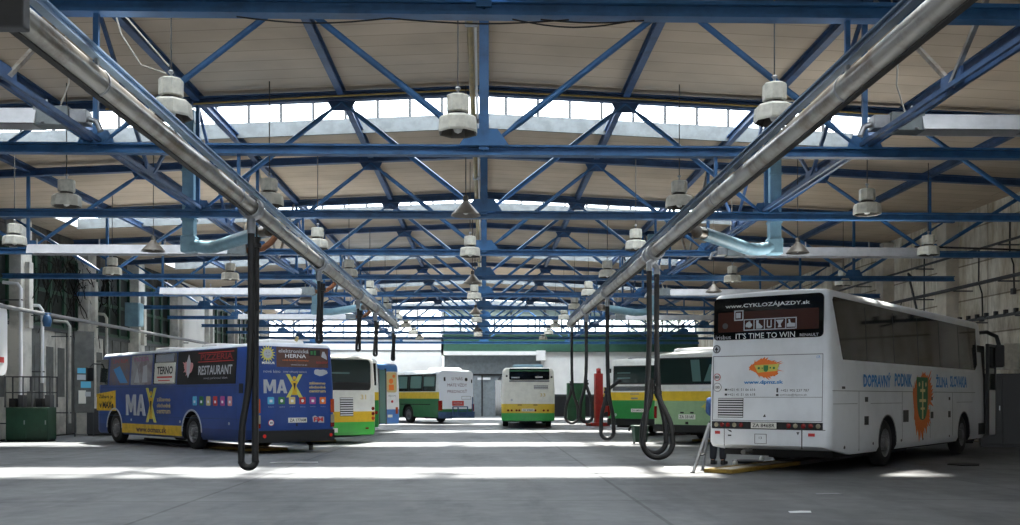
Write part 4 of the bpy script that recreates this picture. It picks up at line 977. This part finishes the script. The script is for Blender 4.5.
# centre bus
b = Bus('city_bus', 'white bus with yellow and green bands seen squarely from behind at far centre', 'bus', (2.1, 48.6), 1.5, 11.8, 2.55, 2.93, .34, P_wht, 'C', wheels=(3.2, 9.0), kr=.04, rr=.22)
b.front(); R = b.rear
rw = b.panel('rear_window', R, rrect(-.9, 1.02, 2.32, 2.86, .06), M['bglass'], .012); b.multi('window_stripe', R, [rect(-.9,1.02,2.72,2.8)], M['green'], .016, .01, parent=rw); b.multi('window_notice', R, [rect(-.8,-.4,2.4,2.46), rect(.35,.7,2.42,2.48)], M['silver'], .016, .01, parent=rw)
b.multi('grey_strip', R, [rect(-.9,1.02,2.22,2.3)], M['grey'], .01, .02); b.louvre(R, .28, .95, 1.88, 2.06, 2)
number(b, '33', .7, 1.6, .26, .16); b.panel('badge', R, disc(-.78,1.36,.05), M['silver'], .01, .01)
for a in (-.95,-.78,-.55,-.42,.35,.75,.95): b.light(a, .86, .05, M['red'])
b.plate(.0, .88, .6, .12, 'ZA 208BC'); b.multi('handle', R, [rect(-.5,-.3,1.1,1.14), rect(.25,.45,1.1,1.14)], M['ink'], .012, .02)
b.multi('top_light', R, [disc(-1.02,2.5,.05), disc(1.12,2.45,.05)], M['ink'], .014, .03)
b.panel('side_window', b.left, rrect(.6, 10.8, 1.4, 2.7, .06), M['bglass']); b.mirror(-1, 11.2, 2.7); b.hatch(1.6, 1.5, 2.2, .16, M['duct'])
do = MB().bb(-1.72, -1.32, 11.05, 11.1, .4, 2.5).build('door', M['gglass'], b.root)
# right row, farther: green/yellow rear
b = Bus('city_bus', 'white bus with yellow band and bright green skirt, rear facing, behind the hanging hoses', 'bus', (4.86, 40.2), 40, 11.2, 2.5, 3.0, .45, P_high, 'L', wheels=(3.2, 8.9), rr=.24, kr=.04)
b.front(); R = b.rear
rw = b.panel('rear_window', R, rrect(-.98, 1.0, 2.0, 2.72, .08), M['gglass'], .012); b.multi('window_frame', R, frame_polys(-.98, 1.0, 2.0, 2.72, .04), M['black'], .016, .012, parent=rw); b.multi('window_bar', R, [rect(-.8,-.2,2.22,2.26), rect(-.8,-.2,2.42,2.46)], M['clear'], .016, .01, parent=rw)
b.louvre(R, -1.0, 1.0, 1.74, 1.92, 4, M['grey']); b.multi('latch', R, [rect(-.15,.15,1.42,1.48), rect(-.2,.2,1.6,1.63)], M['grey'], .012, .02)
b.plate(.15, .98, .56, .13, 'ZA 640AO'); b.panel('badge', R, disc(-.85,.8,.06), M['silver'], .01, .01)
b.multi('tail_light', R, [rect(sd*1.15-.05,sd*1.15+.05,.75,1.15) for sd in (-1,1)], M['red'], .015, .03)
b.multi('top_light', R, [rect(-1.18,-1.1,2.45,2.62)], M['ink'], .02, .04); b.panel('bumper', R, rect(-1.2,1.2,.4,.66), M['black'], .06, .1)
b.hatch(1.3, 1.5, 1.2, .1, M['grey'])
MB().tube([(-.3,.3,.42),(-.3,.1,.2)], .05, 8).build('exhaust_pipe', M['black'], b.root)
# right row, nearer: pale green rear
b = Bus('city_bus', 'white bus with yellow band and pale green skirt, just left of the coach', 'bus', (5.58, 33.6), 40, 11.2, 2.5, 2.98, .5, P_pale, 'L', wheels=(3.2, 8.9), rr=.24, kr=.05)
b.front(); R = b.rear
rw = b.panel('rear_window', R, rrect(-1.08, 1.1, 1.92, 2.76, .1), M['gglass'], .012)
b.multi('window_frame', R, frame_polys(-1.1, 1.12, 1.9, 2.78, .04), M['black'], .014, .012, parent=rw)
b.multi('pale_patch', R, [[(.2,2.0),(.5,2.0),(.42,2.7),(.1,2.7)], [(.6,2.0),(1.0,2.0),(1.02,2.5),(.8,2.55)]], M['clear'], .016, .01, parent=rw)  # pale patches laid on the rear window
b.multi('latch', R, [rect(.45,.85,1.78,1.86)], M['white'], .02, .03)
b.plate(.02, .86, .6, .16, 'ZA 331AF'); b.multi('plate_lamp', R, [rect(-.22,-.1,.97,1.02), rect(.14,.26,.97,1.02), rect(-.03,.07,.62,.7)], M['ink'], .02, .03)
number(b, '48', .72, 1.2, .36, .2, 'limep'); b.panel('side_lamp', R, rect(-1.24,-1.16,2.1,2.7), M['ink'], .01, .02)
b.panel('bumper', R, rect(-1.2,1.2,.36,.6), M['black'], .05, .1)
b.multi('tail_light', R, [rect(sd*1.15-.05,sd*1.15+.05,.8,1.2) for sd in (-1,1)], M['red'], .015, .03)
b.hatch(1.2, 1.6, 1.3, .16)

# ------------------------------------------------------------------ pits, tools, people and clutter
M['kerby'] = mat('worn_yellow_kerb', (150, 122, 46), .7, var=.35, scale=4)
def pit(label, x, y, th, w=1.0, L=9.5, yl=3.2):
    t = thing('pit_kerb', label, 'pit edge', (x, y, 0), -math.radians(th))
    for sg in (-1, 1):
        MB().bb(sg*w/2-.06, sg*w/2+.06, 0, yl, .001, .08).build('painted_kerb', M['kerby'], t, bevel=.012)
        MB().bb(sg*w/2-.06, sg*w/2+.06, yl, L, .001, .08).build('plain_kerb', M['dgrey'], t, bevel=.012)
    MB().bb(-w/2+.06, w/2-.06, 0, .14, .001, .08).build('end_kerb', M['kerby'], t, bevel=.012)
    MB().bb(-w/2+.06, w/2-.06, .14, yl, .001, .07).build('pit_cover', M['concrete'], t)
    MB().bb(-w/2+.06, w/2-.06, yl, L, .001, .03).build('pit_floor', M['dark'], t)
    return t
pit('yellow edged inspection pit kerb under the white coach', 4.60, 19.95, 39.4, .5, 11, 3.4)
pit('yellow edged inspection pit kerb under the blue bus', -5.95, 28.55, -41.3)
pit('yellow edged inspection pit kerb under the bus behind the blue one', -5.4, 34.1, -41)
pit('yellow edged inspection pit kerb under the pale green bus', 7.44, 33.87, 40)

t = thing('trestle_stand', 'grey metal trestle frame leaning beside the left rear corner of the coach', 'trestle', (4.14, 20.1, 0))
MB().bar((0,0,0),(.42,.42,.97),.055,.03).build('leg', M['steel'], t); MB().bar((.31,.58,0),(.48,.74,.93),.05,.03).build('leg', M['steel'], t)
MB().bar((.42,.42,.95),(.48,.74,.93),.05,.05).build('top_bar', M['steel'], t); MB().bar((.14,.14,.33),(.37,.64,.33),.03,.03).build('cross_brace', M['dgrey'], t)
MB().bb(-.05,.03,-.04,.04,0,.02).build('foot', M['black'], t); MB().bb(.27,.35,.54,.62,0,.02).build('foot', M['black'], t)
t = thing('oil_tray', 'flat black oil tray lying on the floor under the coach rear', 'tray', (6.0, 23.05, .001), -.5)
MB().lathe([(0,0),(.3,0),(.36,.06),(.34,.06),(.29,.015),(0,.015)], seg=24).build('pan', M['black'], t); MB().tube([(.3,.1,.05),(.5,.15,.07),(.55,.05,.06)], .012, 6).build('handle', M['steel'], t)
for x, y, l in ((5.45, 22.0, 'small pale jar on the floor in front of the oil tray'), (6.45, 23.55, 'small pale jar on the floor right of the oil tray')):
    t = thing('jar', l, 'jar', (x, y, .001)); MB().lathe([(0,0),(.05,0),(.055,.03),(.05,.1),(.03,.12),(0,.12)], seg=14).build('glass', M['plate'], t); MB().lathe([(.032,.12),(.032,.14),(0,.14)], seg=14).build('lid', M['steel'], t)
for x, y, l in ((4.55, 20.75, 'open end spanner lying on the floor behind the trestle stand'),):
    mb = MB().bb(-.14,.14,-.015,.015,0,.012); mb.slab([(.12,-.03),(.2,-.04),(.2,-.015),(.16,0),(.2,.015),(.2,.04),(.12,.03)], lambda u,v,o:(u,v,o), .012, .012)
    o = mb.build('spanner', M['steel']); o.location = (4.9, 21.3, .001); o.rotation_euler = (0,0,.6); tag(o, l, 'tool')
def sheet(name, label, cat, x, y, pts, m, rz=0, t=.006):
    o = MB().slab(pts, lambda u, v, oo: (u, v, oo+.004*math.sin(5*u+3*v)), t, t+.004).build(name, m); o.location = (x, y, .001); o.rotation_euler = (0,0,rz); return tag(o, label, cat)
sheet('paper_sheet', 'white scrap of paper lying on the floor at bottom right', 'paper', 4.1, 13.15, [(-.15,-.08),(.12,-.1),(.16,.06),(.05,.1),(-.13,.07)], M['white'])
sheet('cardboard_piece', 'pale flattened sheet lying left of the trestle stand', 'sheet', 4.1, 21.6, [(-.35,-.2),(.2,-.25),(.35,.1),(-.2,.2)], M['plate'], .4)
sheet('rubber_mat', 'flat black rubber scrap on the floor right of the coach wheels', 'mat', 10.6, 22.3, [(-.3,-.3),(.1,-.35),(.35,-.1),(.3,.25),(-.1,.3),(-.35,.1)], M['ink'], .3, .02)
sheet('wood_strip', 'long white strip lying on the floor beside the hanging hose', 'strip', -4.3, 23.3, [(-.55,-.05),(.5,-.04),(.52,.03),(-.53,.05)], M['white'], .05, .02)
sheet('paper_sheet', 'faint pale scrap on the floor right of the coach', 'paper', 5.3, 15.6, [(-.2,-.1),(.2,-.12),(.18,.08),(-.16,.1)], M['grey'])
# red mobile lift column and things near the far gate
t = thing('lift_column', 'red mobile vehicle lift column between the far hoses', 'lift', (5.85, 52, 0), .2)
MB().bb(-.2,.2,-.15,.15,.12,2.7).build('column', M['redcol'], t, bevel=.02); MB().bb(-.5,.5,-.35,-.2,.02,.2).bb(-.5,-.36,-.35,.6,.02,.16).bb(.36,.5,-.35,.6,.02,.16).build('base', M['redcol'], t, bevel=.02)
MB().bb(.1,.45,-.3,-.14,.75,1.05).bb(.12,.2,-.5,-.14,.7,.78).build('carriage', M['redcol'], t, bevel=.02); MB().bb(.22,.46,-.26,-.1,1.5,2.0).build('control_box', M['yellow'], t, bevel=.02)
MB().lathe([(0,0),(.12,0),(.12,.25),(0,.28)], (0,0,2.7), 14).build('motor', M['redcol'], t)
for x in (-.43, .43): MB().lathe([(0,-.04),(.09,-.04),(.09,.04),(0,.04)], (x,.5,.09), 14, axis='X').build('wheel', M['rubber'], t)
t = thing('tall_cabinet', 'tall green cabinet standing by the far dark doorway', 'cabinet', (5.6, 62, 0))
MB().bb(-.55,.55,-.3,.3,.0,2.35).build('body', M['green'], t, bevel=.02)
for sg in (-1,1): d = MB().bb(sg*.27-.25,sg*.27+.25,-.33,-.3,.1,2.3).build('door', M['green'], t, bevel=.01); MB().bb(sg*.06-.015,sg*.06+.015,-.36,-.33,1.1,1.3).build('handle', M['steel'], d)
t = thing('waste_bin', 'dark green waste bin on the floor below the two rear facing buses', 'bin', (5.0, 32.6, 0), .1)
t.scale = (.78, .78, .9)
mb = MB(); 
mb.add([(-.24,-.22,.06),(.24,-.22,.06),(.24,.22,.06),(-.24,.22,.06),(-.3,-.28,.62),(.3,-.28,.62),(.3,.28,.62),(-.3,.28,.62)], [(3,2,1,0),(4,5,6,7),(0,1,5,4),(1,2,6,5),(2,3,7,6),(3,0,4,7)])
mb.build('bin_body', M['dgreen'], t, bevel=.02); MB().bb(-.32,.32,-.3,.3,.6,.66).build('lid', M['dgreen'], t, bevel=.02)
for x in (-.2,.2): MB().lathe([(0,-.03),(.07,-.03),(.07,.03),(0,.03)], (x,.18,.07), 12, axis='X').build('wheel', M['rubber'], t)
# left wall clutter
def cabinet(label, x, y, w, d, h, m, n=2, rz=0):
    t = thing('storage_cabinet', label, 'cabinet', (x, y, 0), rz)
    MB().bb(-w/2,w/2,-d/2,d/2,.06,h).build('body', m, t, bevel=.015); MB().bb(-w/2+.03,w/2-.03,-d/2+.03,d/2-.03,0,.06).build('plinth', M['black'], t)
    for k in range(n):
        a = -w/2+k*w/n; dd = MB().bb(a+.015,a+w/n-.015,-d/2-.025,-d/2,.1,h-.04).build('door', m, t, bevel=.008); MB().bb(a+w/n-.08,a+w/n-.05,-d/2-.05,-d/2-.025,h*.5,h*.5+.14).build('handle', M['steel'], dd)
    return t
cabinet('low dark green cabinet at left edge against the wall', -15.35, 35.0, 1.4, .7, 1.15, M['dgreen'])
cabinet('dark low cabinet beside the notice board, left of the blue bus front', -14.8, 40.3, 1.2, .7, 1.05, M['dgrey'])
cabinet('dark grey low cabinet just left of the blue bus nose', -14.2, 42.2, .9, .6, 1.1, M['black'], 1)
t = thing('cage_rack', 'dark tube rack standing on the green cabinet at left', 'rack', (-15.35, 35.0, 1.15))
for x in (-.75,-.15,.15,.75):
    for y in (-.28,.28): MB().bar((x,y,0),(x,y,1.05),.04,.04).build('upright', M['dgrey'], t)
for z in (.5,1.03):
    for y in (-.28,.28): MB().bar((-.77,y,z),(.77,y,z),.035,.035).build('crossbar', M['dgrey'], t)
random.seed(3)
for k in range(5):
    o = MB().bb(-.1,.12,-.12,.12,0,.3+.12*(k % 3)).build('parts_box', M[('ink','dgrey','dpanel')[k % 3]], None, bevel=.01); o.location = (-15.95+.3*k, 35.0, 1.152)
    tag(o, '%s dark box from the left in the tube rack on the green cabinet' % ORD[k], 'box', 'dark boxes in the tube rack')
t = thing('white_panel', 'white rounded sheet panel high at left edge with a red sticker', 'panel', (-15.75, 33.0, 2.2))
MB().bb(-.74,0,-.8,-.74,1.9,1.96).bb(-.74,0,.5,.56,1.9,1.96).bb(-.74,0,-.8,-.74,.4,.46).bb(-.74,0,.5,.56,.4,.46).build('bracket', M['dgrey'], t); MB().slab(rrect(-1.2,1.0,0,2.35,.35), lambda u,v,o:(o,u,v), .06, .06).build('sheet', M['white'], t); MB().bb(.06,.07,.4,.75,.42,.6).build('sticker', M['redp'], t); MB().bb(.06,.075,.2,.24,.8,2.0).build('seam', M['dgrey'], t)
for k, (y, z0, z1, m, l) in enumerate(((35.1,0.2,5.2,'white','thin bright vertical pipe rising beside the green cabinet'), (36.8,2.0,4.6,'white','white vertical conduit on the first visible left pier'), (39.2,.5,4.2,'pier','pale vertical pipe left of the notice board'), (43.0,2.6,4.8,'pier','short pale pipe above the blue bus front'))):
    t = thing('service_pipe', l, 'pipe', (XL+.75, y, 0)); MB().tube([(0,0,z0),(0,0,z1),(-.1,0,z1+.15),(-.6,0,z1+.2)], .06, 10).build('pipe', M[m], t)
    for z in (z0+.4, z1-.4): MB().bb(-.7,.07,-.05,.05,z-.02,z+.02).build('bracket', M['dgrey'], t)
t = thing('steam_pipe', 'long grey horizontal pipe running along the left wall at mid height', 'pipe', (-15.6, 30, 4.42)); MB().tube([(0,-4,0),(0,31,.1)], .07, 10).build('pipe', M['grey'], t)
for y in (-2.5,0,6,12,18,24,30): MB().bb(-.4,.08,y-.03,y+.03,-.1,-.06).build('bracket', M['dgrey'], t)
t = thing('pipe_valve', 'blue valve on the horizontal pipe at the left wall', 'valve', (-15.5, 36.6, 4.2)); MB().lathe([(0,-.2),(.12,-.2),(.16,0),(.12,.2),(0,.2)], seg=12).build('valve_body', M['blue'], t); MB().lathe([(.12,.24),(.15,.26),(.12,.28)], seg=14).bb(-.02,.02,-.02,.02,.18,.28).build('hand_wheel', M['blue'], t)
t = thing('notice_board', 'grey tall notice board with blue papers near the left wall', 'notice board', (-15.2, 39.2, .9), .5)
MB().bb(-.35,.35,-.04,.04,0,3.1).build('board', M['dpanel'], t, bevel=.01)
for x,z,w,h,m in ((-.1,1.25,.32,.2,'silver'),(.05,.95,.36,.24,'cyanp'),(-.08,.35,.26,.5,'plate'),(.12,.62,.2,.18,'silver'),(-.1,1.5,.3,.2,'cyanp')): MB().bb(x-w/2,x+w/2,-.055,-.04,z,z+h).build('notice', M[m], t)
for x in (-.33,.33): MB().bar((x,0,-.9),(x,0,0),.04,.04).build('post', M['dgrey'], t)
t = thing('switch_box', 'blue steel box on the left wall above the blue bus', 'box', (-15.7, 46.2, 4.66)); MB().bb(-.3,.3,-.35,.35,0,1.05).build('casing', M['duct'], t, bevel=.02); MB().bb(.3,.33,-.3,.3,.05,1.0).build('door', M['duct'], t)
t = thing('fire_extinguisher', 'dark extinguisher hung at the pier beside the notice board', 'extinguisher', (-15.1, 41.4, 1.5)); MB().lathe([(0,0),(.09,0),(.1,.05),(.1,.45),(.05,.55),(.03,.6),(0,.6)], seg=16).build('cylinder', M['black'], t); MB().bb(-.1,.1,-.02,.02,.6,.64).build('handle', M['steel'], t)
random.seed(11)
mb = MB()
for k in range(90):
    y = random.uniform(36.8, 44.6); z = random.uniform(5.6, 7.0); p = Vector((XL+.35+random.uniform(0,.36), y, z)); pts = [p]; d = Vector((0, random.uniform(-.4,.4), random.uniform(-.45,-.05)))
    for q in range(6): d = d*.8+Vector((random.uniform(-.05,.05), random.uniform(-.15,.15), random.uniform(-.12,.1))); p = p+d; p.x = min(XL+.74, max(XL+.3, p.x)); pts.append(p)
    mb.tube(pts, random.choice((.01,.014,.022)), 5)
tag(mb.build('cable_tangle', mat('dusty_cable', (34, 32, 30), .95, spec=.1)), 'tangle of thin dark cables high along the left wall', 'cables', None, 'stuff')
# right wall services
for z, y0, y1, r, l in ((5.15, 27, 60, .06, 'upper grey pipe along the right wall above the coach'), (6.25, 27, 52, .04, 'highest thin pipe along the right wall'), (4.0, 26, 40, .05, 'lower pipe rack along the right wall by the coach front')):
    t = thing('service_pipe', l, 'pipe', (XR-.62, y0, z)); MB().tube([(0,0,0),(0,y1-y0,0)], r, 10).build('pipe', M['dgrey'], t)
    for k in range(int((y1-y0)/3)): MB().bb(-.06,.6,1+3*k-.03,1+3*k+.03,-r-.04,-r).build('bracket', M['dgrey'], t)
    if z < 4.5:
        for k in range(22): MB().bb(-.05,.05,.4+.6*k,.52+.6*k,0,.16).build('cable_clip', M['ink'], t)
for y, z0, z1, l in ((33.4, 4.1, 6.4, 'thin bent cable down the right wall between two pipes'), (31.4, 4.8, 7.2, 'thin vertical cable with a small box on the right wall'), (37.6, 3.2, 7.0, 'dark vertical conduit on the right wall pier')):
    t = thing('drop_cable', l, 'cable', (XR-.1, y, 0)); MB().tube([(0,0,z1),(0,.02,z0+1.2),(-.02,-.25,z0+.8),(0,-.25,z0)], .025, 6).build('cable', M['ink'], t); MB().bb(-.08,.02,-.33,-.17,z0-.12,z0+.06).build('junction_box', M['dgrey'], t)
tag(MB().tube([(11.9,27.9,5.66),(14,28,5.62),(XR-.45,28.3,5.6)], .03, 6).build('cross_cable', M['ink']), 'black cable running from a heater end to the right wall', 'cable')
t = thing('steel_strut', 'slanting brown steel strut against the right wall pier', 'strut', (XR-.75, 36.6, 0)); MB().bar((0,-.1,4.2),(0,.9,6.1),.06,.06).bar((.2,.9,5.9),(0,.9,6.1),.05,.05).build('strut', M['dgrey'], t)
cabinet('tall dark grey cabinet by the right wall beyond the coach front', 15.4, 33.2, 1.3, .7, 2.1, M['dgrey'], 2, -.4)
cabinet('tall dark cabinet at right edge of the photo against the wall', 15.6, 30.4, 1.2, .7, 2.2, M['black'], 2, -.4)
for y, z, h, l in ((34.6, 2.2, 1.0, 'white meter box on the right wall beside the coach mirror'), (31.2, 2.35, .8, 'white box on the right wall above the dark cabinet')):
    t = thing('meter_box', l, 'box', (XR-.33, y, z)); MB().bb(-.2,.3,-.25,.25,0,h).build('casing', M['lampw'], t, bevel=.02); MB().bb(-.22,-.2,-.2,.2,.05,h-.05).build('door', M['lampw'], t)
# trees outside, beyond the far windows
def tree(x, y, h, r, seed, label):
    t = thing('garden_tree', label, 'tree', (x, y, -.05)); rnd = random.Random(seed)
    MB().tube([(0,0,0),(.1,0,h*.4),(0,.1,h*.75)], [.25,.18,.08], 8).build('trunk', M['brownp'], t)
    mb = MB()
    for k in range(420):
        a, e, q = rnd.uniform(0,2*PI), rnd.uniform(-1,1), rnd.uniform(.5,1)**.5
        p = Vector((r*q*math.sqrt(1-e*e)*math.cos(a), r*q*math.sqrt(1-e*e)*math.sin(a), h*.72+r*.9*q*e)); s_ = rnd.uniform(.25,.5)
        d = Vector((rnd.uniform(-1,1), rnd.uniform(-1,1), rnd.uniform(-1,1))).normalized(); u = d.orthogonal().normalized(); v = d.cross(u)
        mb.add([p+u*s_, p+v*s_*.6, p-u*s_, p-v*s_*.6+d*.08], [(0,1,2),(0,2,3)])
    mb.build('crown', mat('tree_leaves_%d' % seed, (52, 78, 48), .8, var=.3), t)
tree(-2.0, 90, 8.6, 2.1, 5, 'dark leafy tree outside, seen through the far left of the strip window')
tree(15.5, 92, 10, 2.6, 6, 'dark leafy tree outside, seen through the far right of the strip window')

# ------------------------------------------------------------------ mechanic behind the coach
def skin(name, V, E, R, m, parent, root=0, sub=2):
    me = bpy.data.meshes.new(name); me.from_pydata(V, E, []); o = bpy.data.objects.new(name, me); COL.objects.link(o)
    md = o.modifiers.new('skin', 'SKIN'); md.use_smooth_shade = True
    for i, r in enumerate(R): me.skin_vertices[0].data[i].radius = r if isinstance(r, tuple) else (r, r)
    for i in range(len(V)): me.skin_vertices[0].data[i].use_root = (i == root)
    sb = o.modifiers.new('sub', 'SUBSURF'); sb.levels = sb.render_levels = sub
    bpy.context.view_layer.update()
    nm = bpy.data.meshes.new_from_object(o.evaluated_get(bpy.context.evaluated_depsgraph_get()))
    o.modifiers.clear(); o.data = nm; nm.materials.clear(); nm.materials.append(m); o.parent = parent
    for p in nm.polygons: p.use_smooth = True
    return o
t = thing('person', 'person in blue shirt and dark trousers standing behind the left rear of the coach', 'person', (5.2, 22.55, 0), -.6)
V = [(0,0,.95),(0,.01,1.12),(0,.0,1.3),(0,-.01,1.44),(0,.0,1.53),(0,.03,1.6),(0,.03,1.69),(0,.02,1.765)]; R = [(.13,.1),(.13,.1),(.15,.1),(.09,.075),(.055,.055),(.07,.082),(.086,.104),(.066,.08)]
Ed = [(i,i+1) for i in range(7)]
def addv(p, r, par):
    V.append(p); R.append(r); Ed.append((par, len(V)-1)); return len(V)-1
for sg in (-1, 1):
    k = addv((sg*.1,0,.86), (.095,.1), 0); k = addv((sg*.11,.02,.5), (.062,.065), k); k = addv((sg*.115,-.02,.12), (.042,.045), k); k = addv((sg*.12,.0,.05), (.04,.035), k); k = addv((sg*.13,.16,.035), (.04,.03), k)
    k = addv((sg*.19,-.01,1.42), (.062,.06), 3); k = addv((sg*.25,.04,1.16), (.045,.045), k); k = addv((sg*.2,.27,1.08), (.032,.032), k); h = addv((sg*.185,.34,1.08), (.036,.02), k)
    pm = addv((sg*.18,.39,1.075), (.038,.018), h)
    for dx, l in ((-.03,.07),(-.01,.08),(.01,.075),(.03,.06)):
        f = addv((sg*.18+dx,.43,1.072), (.0095,.0095), pm); f = addv((sg*.18+dx*1.1,.43+l*.55,1.055), (.009,.009), f); addv((sg*.18+dx*1.1,.43+l*.8,1.03), (.007,.007), f)
    f = addv((sg*.18-sg*.045,.375,1.075), (.011,.011), h); addv((sg*.18-sg*.06,.41,1.06), (.009,.009), f)
skin('body', V, Ed, R, M['skin'], t)
skin('shirt', [(0,0,.84),(0,.01,1.0),(0,0,1.3),(0,-.01,1.43),(0,0,1.5),(-.19,-.01,1.42),(-.25,.04,1.16),(-.21,.22,1.09),(.19,-.01,1.42),(.25,.04,1.16),(.21,.22,1.09)], [(0,1),(1,2),(2,3),(3,4),(3,5),(5,6),(6,7),(3,8),(8,9),(9,10)], [(.2,.16),(.195,.155),(.205,.15),(.15,.12),(.075,.07),(.095,.09),(.066,.064),(.052,.052),(.095,.09),(.06,.06),(.05,.05)], M['shirt'], t)
skin('trousers', [(0,0,1.04),(0,0,.93),(-.1,0,.84),(-.11,.02,.5),(-.115,-.01,.09),(.1,0,.84),(.11,.02,.5),(.115,-.01,.09)], [(0,1),(1,2),(2,3),(3,4),(1,5),(5,6),(6,7)], [(.18,.15),(.205,.165),(.135,.14),(.09,.095),(.075,.08),(.135,.14),(.085,.09),(.075,.08)], M['trouser'], t)
for sg in (-1, 1):
    MB().add([], []).lathe([(0,0),(.055,0),(.06,.03),(.052,.09),(.045,.12),(0,.12)], (sg*.12,.0,0), 16).slab([(sg*.12+.056*math.cos(2*PI*k/16), .08+.14*math.sin(2*PI*k/16)) for k in range(16)], lambda u,v,o:(u,v,o), .075, .08).build('shoe', M['black'], t, bevel=.01)
mb = MB()
for i in range(7):
    pass
hv = [(.09*math.sin(q)*math.cos(a), .018+.108*math.sin(q)*math.sin(a)-.012, 1.685+.122*math.cos(q)) for q in [PI*.02+PI*.55*k/8 for k in range(9)] for a in [2*PI*j/20 for j in range(20)]]
fs = [(i*20+j, i*20+(j+1) % 20, (i+1)*20+(j+1) % 20, (i+1)*20+j) for i in range(8) for j in range(20) if not (i > 3 and 1 < j < 9)]
mb.add(hv, fs, 0, True); mb.build('hair', M['hair'], t)
for sg in (-1, 1):
    MB().lathe([(0,-.009),(.007,-.006),(.009,0),(.007,.006),(0,.009)], (sg*.032,.112,1.68), 10).lathe([(0,.0),(.004,0),(.004,.003),(0,.004)], (sg*.032,.119,1.68), 8, axis='Y').build('eye', [M['plate']], t)
    MB().lathe([(0,-.03),(.012,-.02),(.016,0),(.012,.02),(0,.03)], (sg*.086,.03,1.665), 10).build('ear', M['skin'], t)
MB().add([(0,.115,1.69),(-.018,.11,1.64),(.018,.11,1.64),(0,.152,1.645)], [(0,1,3),(0,3,2),(1,2,3),(0,2,1)]).build('nose', M['skin'], t)
MB().slab([(-.028,1.6),(0,1.606),(.028,1.6),(0,1.592)], lambda u,v,o:(u,.1+o,v), .03, .012).build('mouth', mat('lips', (168, 100, 92), .6), t)


# ------------------------------------------------------------------ camera, sun, sky
cam = bpy.data.cameras.new('camera'); co = bpy.data.objects.new('camera', cam); COL.objects.link(co)
yaw = math.atan(26/1020)
co.location = (0, 0, 1.5); co.rotation_euler = (PI/2, 0, -yaw)
cam.sensor_width = 36; cam.lens = 36; cam.shift_y = (397-262.5)/1020; cam.clip_end = 400
SC.camera = co
sun = bpy.data.lights.new('sun', 'SUN'); sun.energy = 22.; sun.angle = .09; sun.color = (1, .95, .87)
so = bpy.data.objects.new('sun', sun); COL.objects.link(so)
so.rotation_euler = Vector((-.1, -.54, -1)).to_track_quat('-Z', 'Y').to_euler()
w = bpy.data.worlds.new('sky'); SC.world = w; w.use_nodes = True
bg = w.node_tree.nodes['Background']; bg.inputs[0].default_value = (.88, .94, 1, 1); bg.inputs[1].default_value = 5.
SC.view_settings.view_transform = 'Standard'; SC.view_settings.look = 'None'; SC.view_settings.gamma = 1
SC.view_settings.use_curve_mapping = False; SC.view_settings.exposure = .62
SC.cycles.use_denoising = True
SC.cycles.max_bounces = 10; SC.cycles.diffuse_bounces = 6; SC.cycles.transparent_max_bounces = 16
